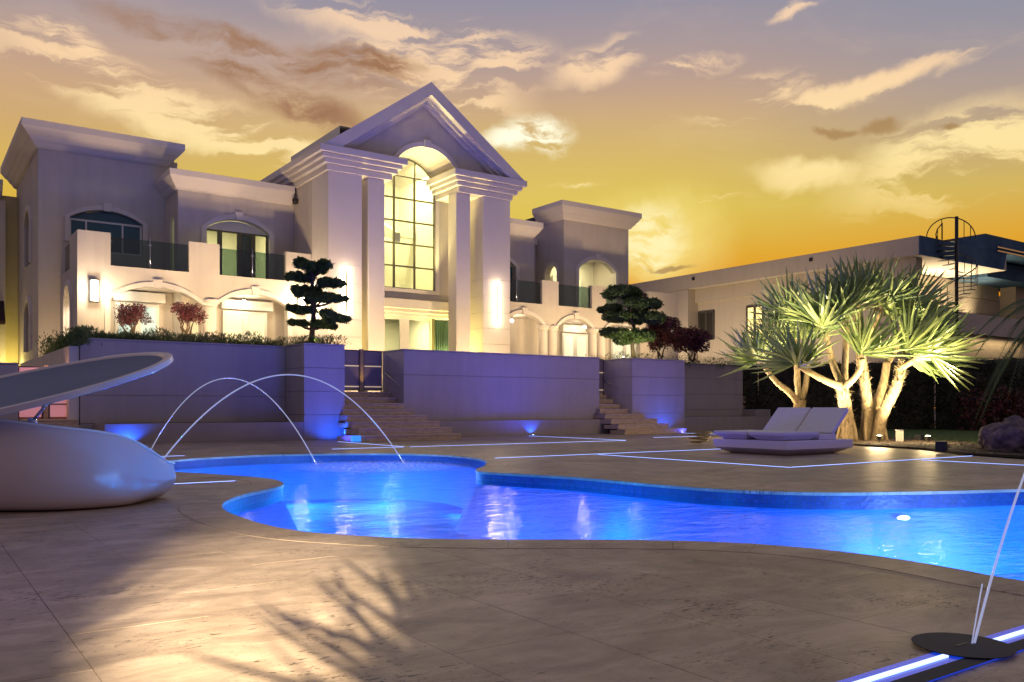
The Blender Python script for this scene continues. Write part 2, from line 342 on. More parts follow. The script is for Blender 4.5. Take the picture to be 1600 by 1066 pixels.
# ------------------------------------------------------------------ helpers
def tag(o, label=None, cat=None, group=None, kind=None):
    if label: o['label'] = label
    if cat: o['category'] = cat
    if group: o['group'] = group
    if kind: o['kind'] = kind
    return o
def thing(name, label, cat, loc=(0, 0, 0), rz=0, group=None):
    o = bpy.data.objects.new(name, None); COL.objects.link(o); o.location = loc; o.rotation_euler = (0, 0, rz)
    o.empty_display_size = .2
    return tag(o, label, cat, group)
class MB:
    def __init__(s): s.v = []; s.f = []; s.uv = None
    def add(s, vs, fs):
        b = len(s.v); s.v += [tuple(v) for v in vs]; s.f += [tuple(b + i for i in f) for f in fs]; return s
    def box(s, x0, x1, y0, y1, z0, z1):
        return s.add([(x0, y0, z0), (x1, y0, z0), (x1, y1, z0), (x0, y1, z0), (x0, y0, z1), (x1, y0, z1), (x1, y1, z1), (x0, y1, z1)],
                     [(3, 2, 1, 0), (4, 5, 6, 7), (0, 1, 5, 4), (1, 2, 6, 5), (2, 3, 7, 6), (3, 0, 4, 7)])
    def prism(s, pts, a, b, axis='y', holes=()):
        """flat outline (list of 2D points) with holes, extruded from a to b along an axis"""
        def P(p, t): return (p[0], t, p[1]) if axis == 'y' else ((t, p[0], p[1]) if axis == 'x' else (p[0], p[1], t))
        loops = [list(pts)] + [list(h) for h in holes]
        flat = [p for l in loops for p in l]; n = len(flat)
        tri = tessellate_polygon([[Vector((p[0], p[1], 0)) for p in l] for l in loops])
        vs = [P(p, a) for p in flat] + [P(p, b) for p in flat]; fs = []
        for t in tri: fs.append(tuple(t)); fs.append(tuple(n + i for i in reversed(t)))
        k = 0
        for l in loops:
            m = len(l)
            for i in range(m):
                j = (i + 1) % m; fs.append((k + i, k + j, n + k + j, n + k + i))
            k += m
        return s.add(vs, fs)
    def tube(s, pts, r, seg=8, caps=True):
        pts = [Vector(p) for p in pts]; rs = r if isinstance(r, (list, tuple)) else [r] * len(pts)
        b = len(s.v); u = None
        for i, p in enumerate(pts):
            d = (pts[min(i + 1, len(pts) - 1)] - pts[max(i - 1, 0)]).normalized()
            if u is None:
                u = d.orthogonal().normalized()
            u = (u - d * u.dot(d)).normalized(); w = d.cross(u)
            for k in range(seg):
                a = 2 * PI * k / seg; s.v.append(tuple(p + (u * math.cos(a) + w * math.sin(a)) * rs[i]))
        for i in range(len(pts) - 1):
            for k in range(seg):
                j = (k + 1) % seg; s.f.append((b + i * seg + k, b + i * seg + j, b + (i + 1) * seg + j, b + (i + 1) * seg + k))
        if caps:
            s.f.append(tuple(b + k for k in reversed(range(seg)))); s.f.append(tuple(b + (len(pts) - 1) * seg + k for k in range(seg)))
        return s
    def lathe(s, prof, c, seg=24):
        b = len(s.v)
        for r, z in prof:
            for k in range(seg):
                a = 2 * PI * k / seg; s.v.append((c[0] + r * math.cos(a), c[1] + r * math.sin(a), c[2] + z))
        for i in range(len(prof) - 1):
            for k in range(seg):
                j = (k + 1) % seg; s.f.append((b + i * seg + k, b + i * seg + j, b + (i + 1) * seg + j, b + (i + 1) * seg + k))
        s.f.append(tuple(b + k for k in reversed(range(seg)))); s.f.append(tuple(b + (len(prof) - 1) * seg + k for k in range(seg)))
        return s
    def obj(s, name, m, parent=None, smooth=False, bevel=0., loc=None):
        me = bpy.data.meshes.new(name); me.from_pydata(s.v, [], s.f)
        bm = bmesh.new(); bm.from_mesh(me); bmesh.ops.recalc_face_normals(bm, faces=bm.faces) if not getattr(s, 'raw', False) else None
        bm.to_mesh(me); bm.free()
        o = bpy.data.objects.new(name, me); COL.objects.link(o)
        me.materials.append(MATS[m] if isinstance(m, str) else m)
        if smooth:
            for p in me.polygons: p.use_smooth = True
        if bevel:
            md = o.modifiers.new('bevel', 'BEVEL'); md.width = bevel; md.segments = 2; md.limit_method = 'ANGLE'; md.angle_limit = .6
        if loc is not None: o.location = loc
        if parent is not None: o.parent = parent
        return o
def struct(name, mb, m, **k): return tag(mb.obj(name, m, **k), kind='structure')
def point(name, loc, col, e, r=.05, parent=None):
    l = bpy.data.lights.new(name, 'POINT'); l.color = col; l.energy = e; l.shadow_soft_size = r
    o = bpy.data.objects.new(name, l); COL.objects.link(o); o.location = loc
    if parent: o.parent = parent
    return o
def aim(o, d):
    o.rotation_euler = Vector(d).to_track_quat('-Z', 'Y').to_euler()
def spot(name, loc, to, col, e, size=60, blend=.6, r=.05, parent=None):
    l = bpy.data.lights.new(name, 'SPOT'); l.color = col; l.energy = e; l.shadow_soft_size = r; l.spot_size = math.radians(size); l.spot_blend = blend
    o = bpy.data.objects.new(name, l); COL.objects.link(o); o.location = loc; aim(o, Vector(to) - Vector(loc))
    if parent: o.parent = parent
    return o
def area(name, loc, to, col, e, sx, sy, parent=None):
    l = bpy.data.lights.new(name, 'AREA'); l.shape = 'RECTANGLE'; l.size = sx; l.size_y = sy; l.color = col; l.energy = e
    o = bpy.data.objects.new(name, l); COL.objects.link(o); o.location = loc; aim(o, Vector(to) - Vector(loc))
    if parent: o.parent = parent
    return o
def arcpts(x0, x1, zs, zt, n=16, zs1=None):
    """arch from (x0,zs) over the crown zt to (x1,zs1)"""
    c = (x0 + x1) / 2; a = (x1 - x0) / 2; zs1 = zs if zs1 is None else zs1
    w = a; h = zt - zs; R = (w * w + h * h) / (2 * h); ang = math.asin(min(1, w / R)) if h < w else PI - math.asin(w / R)
    out = []
    for i in range(n + 1):
        t = -ang + 2 * ang * i / n
        out.append((c + R * math.sin(t), zt - R + R * math.cos(t)))
    return out
def leafcloud(mb, centre, rad, n, size, flat=1., seed=0, shell=.5, up=0.):
    rnd = random.Random(seed); c = Vector(centre)
    for _ in range(n):
        while True:
            p = Vector((rnd.uniform(-1, 1), rnd.uniform(-1, 1), rnd.uniform(-1, 1)))
            if p.length <= 1 and p.length > shell * rnd.random(): break
        q = c + Vector((p.x * rad[0], p.y * rad[1], p.z * rad[2]))
        d = Vector((rnd.gauss(0, 1), rnd.gauss(0, 1), rnd.gauss(up, 1) * flat)).normalized()
        w = d.orthogonal().normalized(); w.rotate(Matrix.Rotation(rnd.uniform(0, 6.28), 3, d))
        s = size * rnd.uniform(.6, 1.4)
        if rnd.random() < .22: q = c + (q - c) * rnd.uniform(1.05, 1.4)
        a = q - d * s; b = q + d * s
        mb.add([a, q + w * s * .42, b, q - w * s * .42], [(0, 1, 2, 3)])
# ------------------------------------------------------------------ pool outline
RIM = [(4.65,17.43),(6.05,17.9),(7.11,17.75),(8.12,17.3),(8.96,16.53),(9.35,15.52),(9.28,14.44),(8.9,13.45),(8.2,12.43),(7.58,11.75),(7.40,11.3),(7.58,10.7),
       (7.91,9.62),(8.0,8.4),(8.14,7.41),(8.45,6.69),(8.94,6.15),(9.63,5.76),(10.4,5.41),(11.38,5.0),(12.7,4.1),(12.9,2.4),(11.2,1.0),(8.3,.55),(6.3,.8),(5.4,1.6),
       (5.27,2.38),(5.33,2.78),(5.36,3.22),(5.31,3.65),(5.15,4.07),(4.88,4.45),(4.54,4.77),(4.15,5.08),(3.61,5.46),(3.17,5.85),(2.91,6.19),(2.66,6.62),(2.54,7.16),
       (2.52,7.8),(2.56,8.47),(2.67,8.95),(2.87,9.4),(3.21,9.92),(3.76,10.5),(4.08,10.97),(4.23,11.68),(4.16,12.27),(3.81,13.24),(3.47,14.12),(3.35,15.2),(3.75,16.6)]
def smooth_loop(P, n):
    out = []; m = len(P)
    for i in range(m):
        p0, p1, p2, p3 = (Vector(P[(i + k - 1) % m]) for k in range(4))
        for j in range(8):
            t = j / 8.
            out.append(.5 * ((2 * p1) + (p2 - p0) * t + (2 * p0 - 5 * p1 + 4 * p2 - p3) * t * t + (3 * p1 - p0 - 3 * p2 + p3) * t ** 3))
    L = [0]
    for i in range(len(out)): L.append(L[-1] + (out[(i + 1) % len(out)] - out[i]).length)
    tot = L[-1]; res = []; k = 0
    for i in range(n):
        d = tot * i / n
        while L[k + 1] < d: k += 1
        a, b = out[k], out[(k + 1) % len(out)]
        res.append(a.lerp(b, (d - L[k]) / max(1e-9, L[k + 1] - L[k])))
    return res
NR = 240
rim = smooth_loop(RIM, NR)[::-1]
area2 = sum(rim[i].x * rim[(i + 1) % NR].y - rim[(i + 1) % NR].x * rim[i].y for i in range(NR))
def offset(loop, w, shrink=True):
    n = len(loop); sg = 1 if area2 > 0 else -1; ns = []
    for i in range(n):
        t = (loop[(i + 2) % n] - loop[(i - 2) % n]).normalized(); ns.append(Vector((t.y, -t.x)) * sg)
    ws = [w] * n
    if shrink:
        for i in range(n):
            while ws[i] > .06:
                q = loop[i] + ns[i] * ws[i]
                if min((q - loop[j]).length for j in range(n)) >= ws[i] * .93: break
                ws[i] -= .02
        for _ in range(3): ws = [min(ws[i], (ws[i - 1] + ws[i] + ws[(i + 1) % n]) / 3) for i in range(n)]
    return [loop[i] + ns[i] * ws[i] for i in range(n)]
outer = offset(rim, .40)
def inside(p, poly):
    x, y = p[0], p[1]; c = False; n = len(poly)
    for i in range(n):
        a, b = poly[i], poly[i - 1]
        if (a[1] > y) != (b[1] > y) and x < (b[0] - a[0]) * (y - a[1]) / (b[1] - a[1]) + a[0]: c = not c
    return c

# ------------------------------------------------------------------ ground sheet, with the pool cut out of it
big = [(-700, -500), (900, -500), (900, 1100), (-700, 1100)]
mb = MB()
def sheet_with_hole(mb, poly, holes, z):
    loops = [poly] + holes; flat = [p for l in loops for p in l]
    tri = tessellate_polygon([[Vector((p[0], p[1], 0)) for p in l] for l in loops])
    mb.add([(p[0], p[1], z) for p in flat], [tuple(t) for t in tri])
hole = [tuple(p) for p in outer[::2]]
sheet_with_hole(mb, big, [hole], -.035); mb.raw = True
g = struct('ground', mb, 'ground')
DECK = [(-9, -7), (16.5, -7), (17.0, 4.5), (17.65, 7.9), (18.25, 9.5), (19.7, 11.2), (20.3, 13.2), (21.6, 16.2), (26, 19.5), (33.2, 23.3), (33.2, 26.9), (-9, 26.9)]
mb = MB(); sheet_with_hole(mb, DECK, [hole], -.022); mb.raw = True
struct('deck_bed', mb, 'grout')

# ------------------------------------------------------------------ deck of travertine slabs
deck = tag(thing('pool_deck', None, None), kind='structure')
TW, TL, GAP = .612, 1.224, .0016
tile_mesh = None
near_n = 0; far = MB()
steps_zone = []
for i in range(-16, 56):
    for j in range(-8, 24):
        x0 = -.012 + i * TW; y0 = j * TL + (TL / 2 if i % 2 else 0) - .05
        r = (x0 + GAP, y0 + GAP, x0 + TW - GAP, y0 + TL - GAP)
        c = ((r[0] + r[2]) / 2, (r[1] + r[3]) / 2)
        F = c[0] * math.sin(TH) + c[1] * math.cos(TH); Rr = c[0] * math.cos(TH) - c[1] * math.sin(TH)
        cs = [(r[0], r[1]), (r[2], r[1]), (r[2], r[3]), (r[0], r[3])]
        probe = cs + [c] + [((cs[a][0] + cs[a - 1][0]) / 2, (cs[a][1] + cs[a - 1][1]) / 2) for a in range(4)]
        ind = [inside(p, DECK) for p in probe]; inh = [inside(p, outer) for p in probe]
        if not any(ind) or all(inh): continue
        full = all(ind) and not any(inh) and not any(r[0] - .01 < q.x < r[2] + .01 and r[1] - .01 < q.y < r[3] + .01 for q in outer)
        close = (F < 13 and abs(Rr) < F * .62 + .7 and F > 2.2) and near_n < 290
        if full:
            if close:
                if tile_mesh is None:
                    t = MB().box(0, TW - 2 * GAP, 0, TL - 2 * GAP, -.02, 0); o = t.obj('slab', 'travertine', deck)
                    tile_mesh = o.data
                else:
                    o = bpy.data.objects.new('slab', tile_mesh); COL.objects.link(o); o.parent = deck
                rz = random.uniform(-.0008, .0008); o.location = (r[0], r[1], rz); near_n += 1
            else:
                far.box(r[0], r[2], r[1], r[3], -.02, 0)
            continue
        # a slab cut to the pool coping or to the planting bed
        out = [tuple(p) for p in outer]
        vs = [Vector(p) for p in cs]; faces = [[0, 1, 2, 3]]
        near_idx = range(len(out))
        b0 = len(vs); vs += [Vector(p) for p in out]; faces.append(list(range(b0, b0 + len(out))))
        b1 = len(vs); vs += [Vector(p) for p in DECK]; faces.append(list(range(b1, b1 + len(DECK))))
        V, E_, Fc, _, _, of = delaunay_2d_cdt(vs, [], faces, 0, 1e-5, True)
        keep = [f for f, o_ in zip(Fc, of) if 0 in o_ and 1 not in o_ and 2 in o_]
        if not keep: continue
        tgt = MB() if close else far
        used = sorted({k for f in keep for k in f}); mp = {k: n for n, k in enumerate(used)}
        top = [(V[k].x, V[k].y, 0) for k in used]; bot = [(V[k].x, V[k].y, -.02) for k in used]; m_ = len(used)
        fs = [tuple(mp[k] for k in f) for f in keep]
        edges = {}
        for f in fs:
            for a in range(len(f)): edges[(f[a], f[(a + 1) % len(f)])] = 1
        side = [(a, a + 0, b, b) for (a, b) in edges if (b, a) not in edges]
        tgt.add(top + bot, fs + [(a, m_ + a, m_ + b, b) for (a, _x, b, _y) in side])
        if close: tgt.obj('slab', 'travertine', deck); near_n += 1
fo = far.obj('distant_paving', 'travertine', deck); fo['kind'] = 'stuff'
# coping stones round the pool edge
mbp = None
k = 0
while k < NR:
    n = 3
    a = [rim[(k + q) % NR] for q in range(n + 1)]; b = [outer[(k + q) % NR] for q in range(n + 1)]
    g_ = .0015
    def sh(p, q): d = (q - p); return p + d * (g_ / max(d.length, .01))
    a[0], a[-1] = sh(a[0], a[1]), sh(a[-1], a[-2]); b[0], b[-1] = sh(b[0], b[1]), sh(b[-1], b[-2])
    mbp = MB(); vs = []
    for q in range(n + 1):
        ib = b[q] + (a[q] - b[q]).normalized() * .006
        oa = a[q] + (a[q] - b[q]).normalized() * .012
        vs += [(oa.x, oa.y, .003), (ib.x, ib.y, .003), (oa.x, oa.y, -.035), (ib.x, ib.y, -.035)]
    fs = []
    for q in range(n):
        o_ = q * 4; fs += [(o_, o_ + 1, o_ + 5, o_ + 4), (o_ + 2, o_ + 6, o_ + 7, o_ + 3), (o_, o_ + 4, o_ + 6, o_ + 2), (o_ + 1, o_ + 3, o_ + 7, o_ + 5)]
    fs += [(0, 2, 3, 1), (n * 4, n * 4 + 1, n * 4 + 3, n * 4 + 2)]
    mbp.add(vs, fs); mbp.obj('coping_stone', 'travertine', deck, bevel=.002)
    k += n
# pool shell: mosaic band, wall, floor; water sheet
pool = tag(thing('swimming_pool', None, None), kind='structure')
def ring(mb, la, za, lb, zb):
    n = len(la); mb.add([(p[0], p[1], za) for p in la] + [(p[0], p[1], zb) for p in lb], [(i, (i + 1) % n, n + (i + 1) % n, n + i) for i in range(n)])
band = MB(); ring(band, rim, -.03, rim, -.20); band.raw = True
bo = band.obj('mosaic_band', 'pool_mosaic', pool, smooth=True)
uvl = bo.data.uv_layers.new(name='UVMap'); L = [0.]
for i in range(NR): L.append(L[-1] + (rim[(i + 1) % NR] - rim[i]).length)
for p in bo.data.polygons:
    i = p.index
    for li, vi in zip(p.loop_indices, p.vertices):
        kk = vi % NR; u = L[kk] if not (i == NR - 1 and kk == 0) else L[NR]
        uvl.data[li].uv = (u, bo.data.vertices[vi].co.z)
inn = offset(rim, -.34, False)
sh_ = MB(); ring(sh_, rim, -.20, inn, -.95); sheet_with_hole(sh_, [tuple(p) for p in inn], [], -.95); sh_.raw = True
sh_.obj('basin', 'pool_plaster', pool)
wat = MB(); sheet_with_hole(wat, [tuple(p) for p in rim], [], -.14); wat.raw = True
struct('pool_water', wat, 'pool_water')
# underwater lights
for i in range(12):
    for j in range(12):
        x = 2.0 + i * 1.55 + (.7 if j % 2 else 0); y = .8 + j * 1.55
        if inside((x, y), rim) and min((Vector((x, y)) - q).length for q in rim) > .45:
            point('pool_light', (x, y, -.52), (.0, .31, 1.0), 44, .02)
for (x, y, d) in [(9.60, 5.66, (-.5, -.85)), (7.46, 11.15, (-.57, -.8))]:
    t = thing('pool_lamp', {9.60: 'round white underwater lamp glowing by the far mosaic edge at right',
              7.46: 'small round pool lamp below the paved nose by the churned water'}[x], 'pool lamp', (x, y, -.29))
    m2 = MB().lathe([(.001, 0), (.09, 0), (.10, .02), (.001, .025)], (0, 0, 0), 20); m2.obj('lens', 'pool_lamp_glow', t)
    m3 = MB().lathe([(.10, -.01), (.125, -.01), (.125, .03), (.10, .03)], (0, 0, 0), 20); m3.obj('trim_ring', 'steel', t)
    t.rotation_euler = Vector((d[0], d[1], .05)).to_track_quat('Z', 'Y').to_euler(); t.scale = (.6, .2, .5) if x > 9 else (.5, .4, .5)
for (x, y, z, e_) in [(9.6, 4.7, -.4, 75), (6.3, 16.4, -.40, 45), (8.0, 15.6, -.40, 45), (7.2, 15.4, -.40, 30), (8.4, 3.6, -.45, 90), (6.6, 3.4, -.45, 60), (10.6, 3.6, -.45, 80), (5.0, 16.6, -.40, 30)]:
    point('pool_light', (x, y, z), (.95, .58, 1.0), e_ * 1.1, .03)

# ------------------------------------------------------------------ light strips set in the deck
def strip(pts, lab, w=.022):
    a, b = Vector(pts[0]), Vector(pts[1]); d = (b - a).normalized(); n = Vector((-d.y, d.x)); L_ = (b - a).length
    t = thing('light_strip', lab, 'light strip', (a.x, a.y, 0), math.atan2(d.y, d.x), 'light strips set in the pool deck')
    MB().box(0, L_, -w * 1.5, w * 1.5, .0035, .007).obj('housing', 'strip_halo', t)
    MB().box(.02, L_ - .02, -w / 2, w / 2, .007, .011).obj('light_bar', 'strip_glow', t)
    area('strip_light', ((a.x + b.x) / 2, (a.y + b.y) / 2, .02), ((a.x + b.x) / 2, (a.y + b.y) / 2, 5), (.035, .05, 1), L_ * (29 if a.y > 15 else 12), .03, L_).rotation_euler = (PI, 0, math.atan2(d.y, d.x) + PI / 2)
    return t
strip([(9.52, 14.1), (16.6, 14.1)], 'long light strip running from the pool nose toward the low daybed')
strip([(12.05, 13.95), (12.05, 9.05)], 'light strip slanting down from the daybed side to the corner below it')
strip([(12.1, 9.1), (18.0, 9.1)], 'light strip from the lower corner toward the black box at the bed')
strip([(15.8, 8.95), (15.8, 5.9)], 'light strip running off the right edge below the boulder')
strip([(10.42, 23.6), (10.42, 19.5)], 'light strip in front of the left stairs')
strip([(8.4, 19.4), (10.35, 19.4)], 'short light strip between far pool edge and left stairs')
strip([(10.5, 19.4), (17.9, 19.4)], 'thin light strip crossing the deck before the central wall')
strip([(18.0, 24.5), (18.0, 19.5)], 'light strip starting below the blue wall uplight')
strip([(20.4, 20.8), (22.5, 20.8)], 'short light strip in front of the right stairs')
strip([(24.9, 24.0), (24.9, 21.6)], 'short light strip beyond the daybed at the right stairs')
strip([(2.2, 18.5), (4.8, 18.5)], 'light strip behind the water slide tip at the far pool edge')
strip([(1.6, 11.75), (3.72, 11.75)], 'light strip from the water slide to the paved nose')
# the near strip with its dark channel, the round cover and the jet nozzle
t = thing('light_channel', 'dark blue channel with bright light bars in the foreground corner', 'light channel', (2.2, 1.80, 0))
MB().box(-.6, 3.1, -.105, .085, .0035, .009).obj('channel', 'strip_halo', t)
MB().box(-.6, 3.1, -.105, -.03, .009, .0105).obj('side_plate', 'black_box', t)
MB().box(-.6, 1.20, .012, .036, .009, .016).obj('light_bar', 'strip_glow', t)
MB().box(1.56, 3.1, .012, .036, .009, .016).obj('light_bar', 'strip_glow', t)
t = thing('drain_cover', 'round black cover plate under the foreground water jet', 'cover plate', (3.60, 1.86, 0))
MB().lathe([(.001, .012), (.19, .012), (.195, .017), (.001, .019)], (0, 0, 0), 40).obj('plate', 'black_box', t)
MB().box(-.05, .03, -.006, .006, .019, .0205).obj('slot', 'black_metal', t)
sl = MB().box(-.02, 1.6, -.004, .004, .019, .0195)

# ------------------------------------------------------------------ water jets
def jet(p0, apex, p1, r, lab, n=44, wob=0):
    pts = []
    p0, p1 = Vector(p0), Vector(p1); h = apex
    for i in range(n + 1):
        s = i / n; p = p0.lerp(p1, s)
        # parabola through both ends with the given crown height
        a, b = p0.z, p1.z
        A = -(math.sqrt(h - a) + math.sqrt(h - b)) ** 2
        s0 = math.sqrt(h - a) / (math.sqrt(h - a) + math.sqrt(h - b))
        pts.append((p.x, p.y, h + A * (s - s0) ** 2))
    rq = random.Random(int(p0.x * 100)); m_ = MB().tube(pts, [r * (1 + .16 * rq.uniform(-1, 1) * min(1, k / n * 1.5)) for k in range(n + 1)], 8)
    if p1.z < -.1:
        for _ in range(46):          # droplets thrown up where the jet lands
            a = rq.uniform(0, 6.28); d_ = abs(rq.gauss(0, .14)); q = p1 + Vector((math.cos(a) * d_, math.sin(a) * d_, rq.uniform(.0, .12) * max(0, 1 - d_ * 3))); s_ = rq.uniform(.003, .009)
            m_.add([q + Vector((s_, 0, 0)), q - Vector((s_, 0, 0)), q + Vector((0, s_, 0)), q - Vector((0, s_, 0)), q + Vector((0, 0, s_)), q - Vector((0, 0, s_))], [(0, 2, 4), (2, 1, 4), (1, 3, 4), (3, 0, 4), (2, 0, 5), (1, 2, 5), (3, 1, 5), (0, 3, 5)])
    o = m_.obj('water_jet', 'jet_water', None, smooth=True)
    return tag(o, lab, 'water jet', 'laminar water jets arching into the pool')
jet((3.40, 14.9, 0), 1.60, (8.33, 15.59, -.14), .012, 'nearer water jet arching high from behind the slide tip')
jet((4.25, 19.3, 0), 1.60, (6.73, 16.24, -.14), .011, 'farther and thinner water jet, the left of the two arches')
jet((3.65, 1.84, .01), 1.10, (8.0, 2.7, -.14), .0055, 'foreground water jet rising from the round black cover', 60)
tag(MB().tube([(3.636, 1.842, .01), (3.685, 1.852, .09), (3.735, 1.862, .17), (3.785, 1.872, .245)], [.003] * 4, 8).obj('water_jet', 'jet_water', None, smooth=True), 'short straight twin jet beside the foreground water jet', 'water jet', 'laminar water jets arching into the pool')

# ------------------------------------------------------------------ terrace and its walls
TZ = 1.53
struct('terrace', MB().box(-14, 40, 27.35, 60, -.03, TZ), 'stairs')
def paneled_wall(name, lab, x0, x1, y0, y1, z1, joints, side=True, m='panel', body='wall_paint'):
    """masonry core faced with wide painted panels, open joints between them"""
    t = thing(name, lab, 'wall', ((x0 + x1) / 2, y0, 0)); ox, oy = (x0 + x1) / 2, y0
    MB().box(x0 - ox + .03, x1 - ox - .03, .03, y1 - oy, 0, z1 - .03).obj('core', body, t)
    MB().box(x0 - ox - .02, x1 - ox + .02, -.02, y1 - oy + .01, z1 - .03, z1 + .01).obj('coping', m, t, bevel=.006)
    zs = [0] + joints + [z1 - .035]
    for a, b in zip(zs[:-1], zs[1:]):
        MB().box(x0 - ox, x1 - ox, 0, .03, a + .006, b - .006).obj('panel', m, t, bevel=.004)
        if side:
            MB().box(x0 - ox, x0 - ox + .03, .032, y1 - oy, a + .006, b - .006).obj('panel', m, t, bevel=.004)
            MB().box(x1 - ox - .03, x1 - ox, .032, y1 - oy, a + .006, b - .006).obj('panel', m, t, bevel=.004)
    return t
J4 = [.78, 1.50, 2.22]
paneled_wall('terrace_wall', 'long dark violet terrace wall behind the jets with planting on top', 4.10, 10.02, 26.75, 27.35, 2.95, [.55, 1.35], side=True)
paneled_wall('planter_pillar', 'blue lit square planter pillar left of the left stairs', 10.03, 11.36, 25.2, 28.3, 2.96, J4)
paneled_wall('terrace_wall', 'wide plain blue violet wall between the two stairs', 13.72, 22.32, 25.72, 27.3, 2.95, [2.1])
paneled_wall('planter_pillar', 'pale blue planter pillar right of the right stairs', 23.58, 26.52, 25.2, 28.3, 2.95, J4)
paneled_wall('terrace_wall', 'grey end wall with faint joints right of the pale pillar', 26.53, 32.0, 26.75, 27.35, 2.95, [.9, 1.6, 2.3])
def ledge(lab, x0, x1, y0, y1, z=.56):
    t = thing('ledge_wall', lab, 'low wall', ((x0 + x1) / 2, y0, 0)); h = (x1 - x0) / 2
    MB().box(-h, h, 0, .16, -.01, z).obj('front', 'wall_paint', t, bevel=.008)
    MB().box(-h, -h + .16, .16, y1 - y0, -.01, z).obj('return', 'wall_paint', t)
    MB().box(h - .16, h, .16, y1 - y0, -.01, z).obj('return', 'wall_paint', t)
    MB().box(-h + .16, h - .16, .16, y1 - y0, 0, z - .06).obj('soil', 'soil', t)
    return t
ledge('low bed wall below the dark violet wall, blue lit at its left end', 4.45, 10.02, 25.2, 26.74)
ledge('low bed wall in front of the wide central wall with blue uplight', 14.35, 22.5, 25.2, 25.71, .55)
ledge('low bed wall at the right below the grey end wall', 26.53, 32.9, 25.6, 26.74, .6)
t = thing('end_block', 'small square block closing the right bed wall', 'low wall', (32.4, 26.0, 0))
MB().box(-.4, .65, 0, .9, 0, .92).obj('block', 'wall_paint', t, bevel=.01)
# planting soil on top of walls
struct('planter_soil', MB().box(4.3, 9.9, 27.36, 30.0, TZ, 2.86).box(10.1, 11.3, 28.31, 30.0, TZ, 2.8).box(24.0, 32.0, 28.31, 30.0, TZ, 2.8), 'soil')
# side wall running back at the far left, walls and gate of the left stairs
t = thing('garden_wall', 'pale side wall running back beside the house at left', 'wall', (4.0, 26.8, 0))
MB().box(-.18, .08, 0, 12, 0, 2.72).obj('wall', 'stucco', t, bevel=.01)
paneled_wall('terrace_wall', 'blue wall at the far left edge behind the slide', -9, 2.6, 26.9, 27.34, 2.2, [1.1], side=True)

def stairs(lab, x0, x1, y0, tread, n, rise, flare, y_end):
    t = thing('stairs', lab, 'stairs', ((x0 + x1) / 2, y0, 0)); ox = (x0 + x1) / 2
    for k in range(n):
        a = x0 - ox; b = x1 - ox
        if flare and k < len(flare): a -= flare[k][0]; b += flare[k][1]
        yb = y_end - y0
        MB().box(a, b, tread * k + .03, min(yb, tread * (k + 2)), rise * k, rise * (k + 1) - .045).obj('riser', 'stairs', t, bevel=.006)
        # tread slabs, each its own stone
        xx = a; rr = random.Random(k * 7 + int(x0))
        while xx < b - .05:
            w = min(b - xx, rr.uniform(.75, 1.25)); w = w if b - xx - w > .3 else b - xx
            MB().box(xx + .003, xx + w - .003, tread * k - rr.uniform(0, .008), tread * (k + 1) + .05, rise * (k + 1) - .045, rise * (k + 1) - rr.uniform(0, .003)).obj('tread_stone', 'stairs', t, bevel=.008)
            xx += w
    return t
stairs('left stone stairs climbing to the gate with the lit post', 11.37, 13.71, 23.05, .52, 8, TZ / 8, [(.75, .62), (.3, .6), (.25, .45), (.2, .3), (.1, .1)], 27.3)
stairs('right stone stairs climbing between central wall and pale pillar', 22.33, 23.57, 23.75, .42, 8, TZ / 8, [(.45, 1.55), (.4, 1.0), (.38, .8), (.3, .5), (.2, .25)], 27.3)
stairs('dim stone stairs at far left below the pink glass gate', 2.62, 4.02, 25.2, .45, 4, .17, [], 27.3)
# small blue lit boxes on the bottom steps
t = thing('step_lamp', 'blue glowing lamp box on the lowest left stair', 'step lamp', (10.72, 22.95, .02))
MB().box(-.14, .14, 0, .1, 0, .17).obj('body', mat('blue_lens', (.05, .15, .5), .3, emit=(.03, .25, 1), es=.9), t, bevel=.01)
t = thing('step_lamp', 'blue glowing lamp box at the right end of the right stairs', 'step lamp', (25.2, 24.1, .02))
MB().box(-.14, .14, 0, .1, 0, .17).obj('body', 'blue_lens', t, bevel=.01)

# gates with steel rails
def gate(lab, x0, x1, y, z0, z1, m='gate_glass', rails=(.62, .13), post=None, edge='warm_edge'):
    t = thing('gate', lab, 'gate', ((x0 + x1) / 2, y, z0)); h = (x1 - x0) / 2; H = z1 - z0
    segs = [(-h, h)] if post is None else [(-h, post - (x0 + x1) / 2 - .07), (post - (x0 + x1) / 2 + .07, h)]
    for a, b in segs:
        MB().box(a + .03, b - .03, .0, .02, .05, H - .02).obj('pane', m, t)
        fr = MB().box(a, a + .035, -.015, .035, 0, H).box(b - .035, b, -.015, .035, 0, H).box(a, b, -.012, .032, H - .035, H)
        fr.obj('frame', 'dark_frame', t)
        for q in rails:
            MB().box(a + .035, b - .035, -.03, -.004, H * q - .018, H * q + .018).obj('rail', edge, t)
    if post is not None:
        p = post - (x0 + x1) / 2
        MB().box(p - .06, p + .06, -.05, .07, 0, H + .03).obj('post', mat('lit_post', (.5, .36, .2), .8, var=.4, vs=12, bump=.6, bs=20), t)
    return t
mat('lit_rail_steel', (.75, .66, .5), .3, metal=.6, emit=(1, .75, .45), es=.35)  # glow of the rails is put into the steel as emission
gate('dark glass gate with lit rails and warm post at the left stairs', 11.4, 13.68, 27.25, TZ, 2.97, post=12.9, edge='lit_rail_steel')
gate('single glass gate with two lit rails at the right stairs', 23.0, 23.57, 26.9, TZ, 2.98, edge='lit_rail_steel')
gate('glowing pink glass gate above the far left stairs', 2.62, 4.02, 27.22, .69, 2.14, m='pink_glass', rails=(.28, .72), post=3.3, edge='dark_frame')
spot('gate_light', (12.9, 26.9, 1.6), (12.9, 27.3, 3.2), (1, .62, .22), 14, 70, .8)
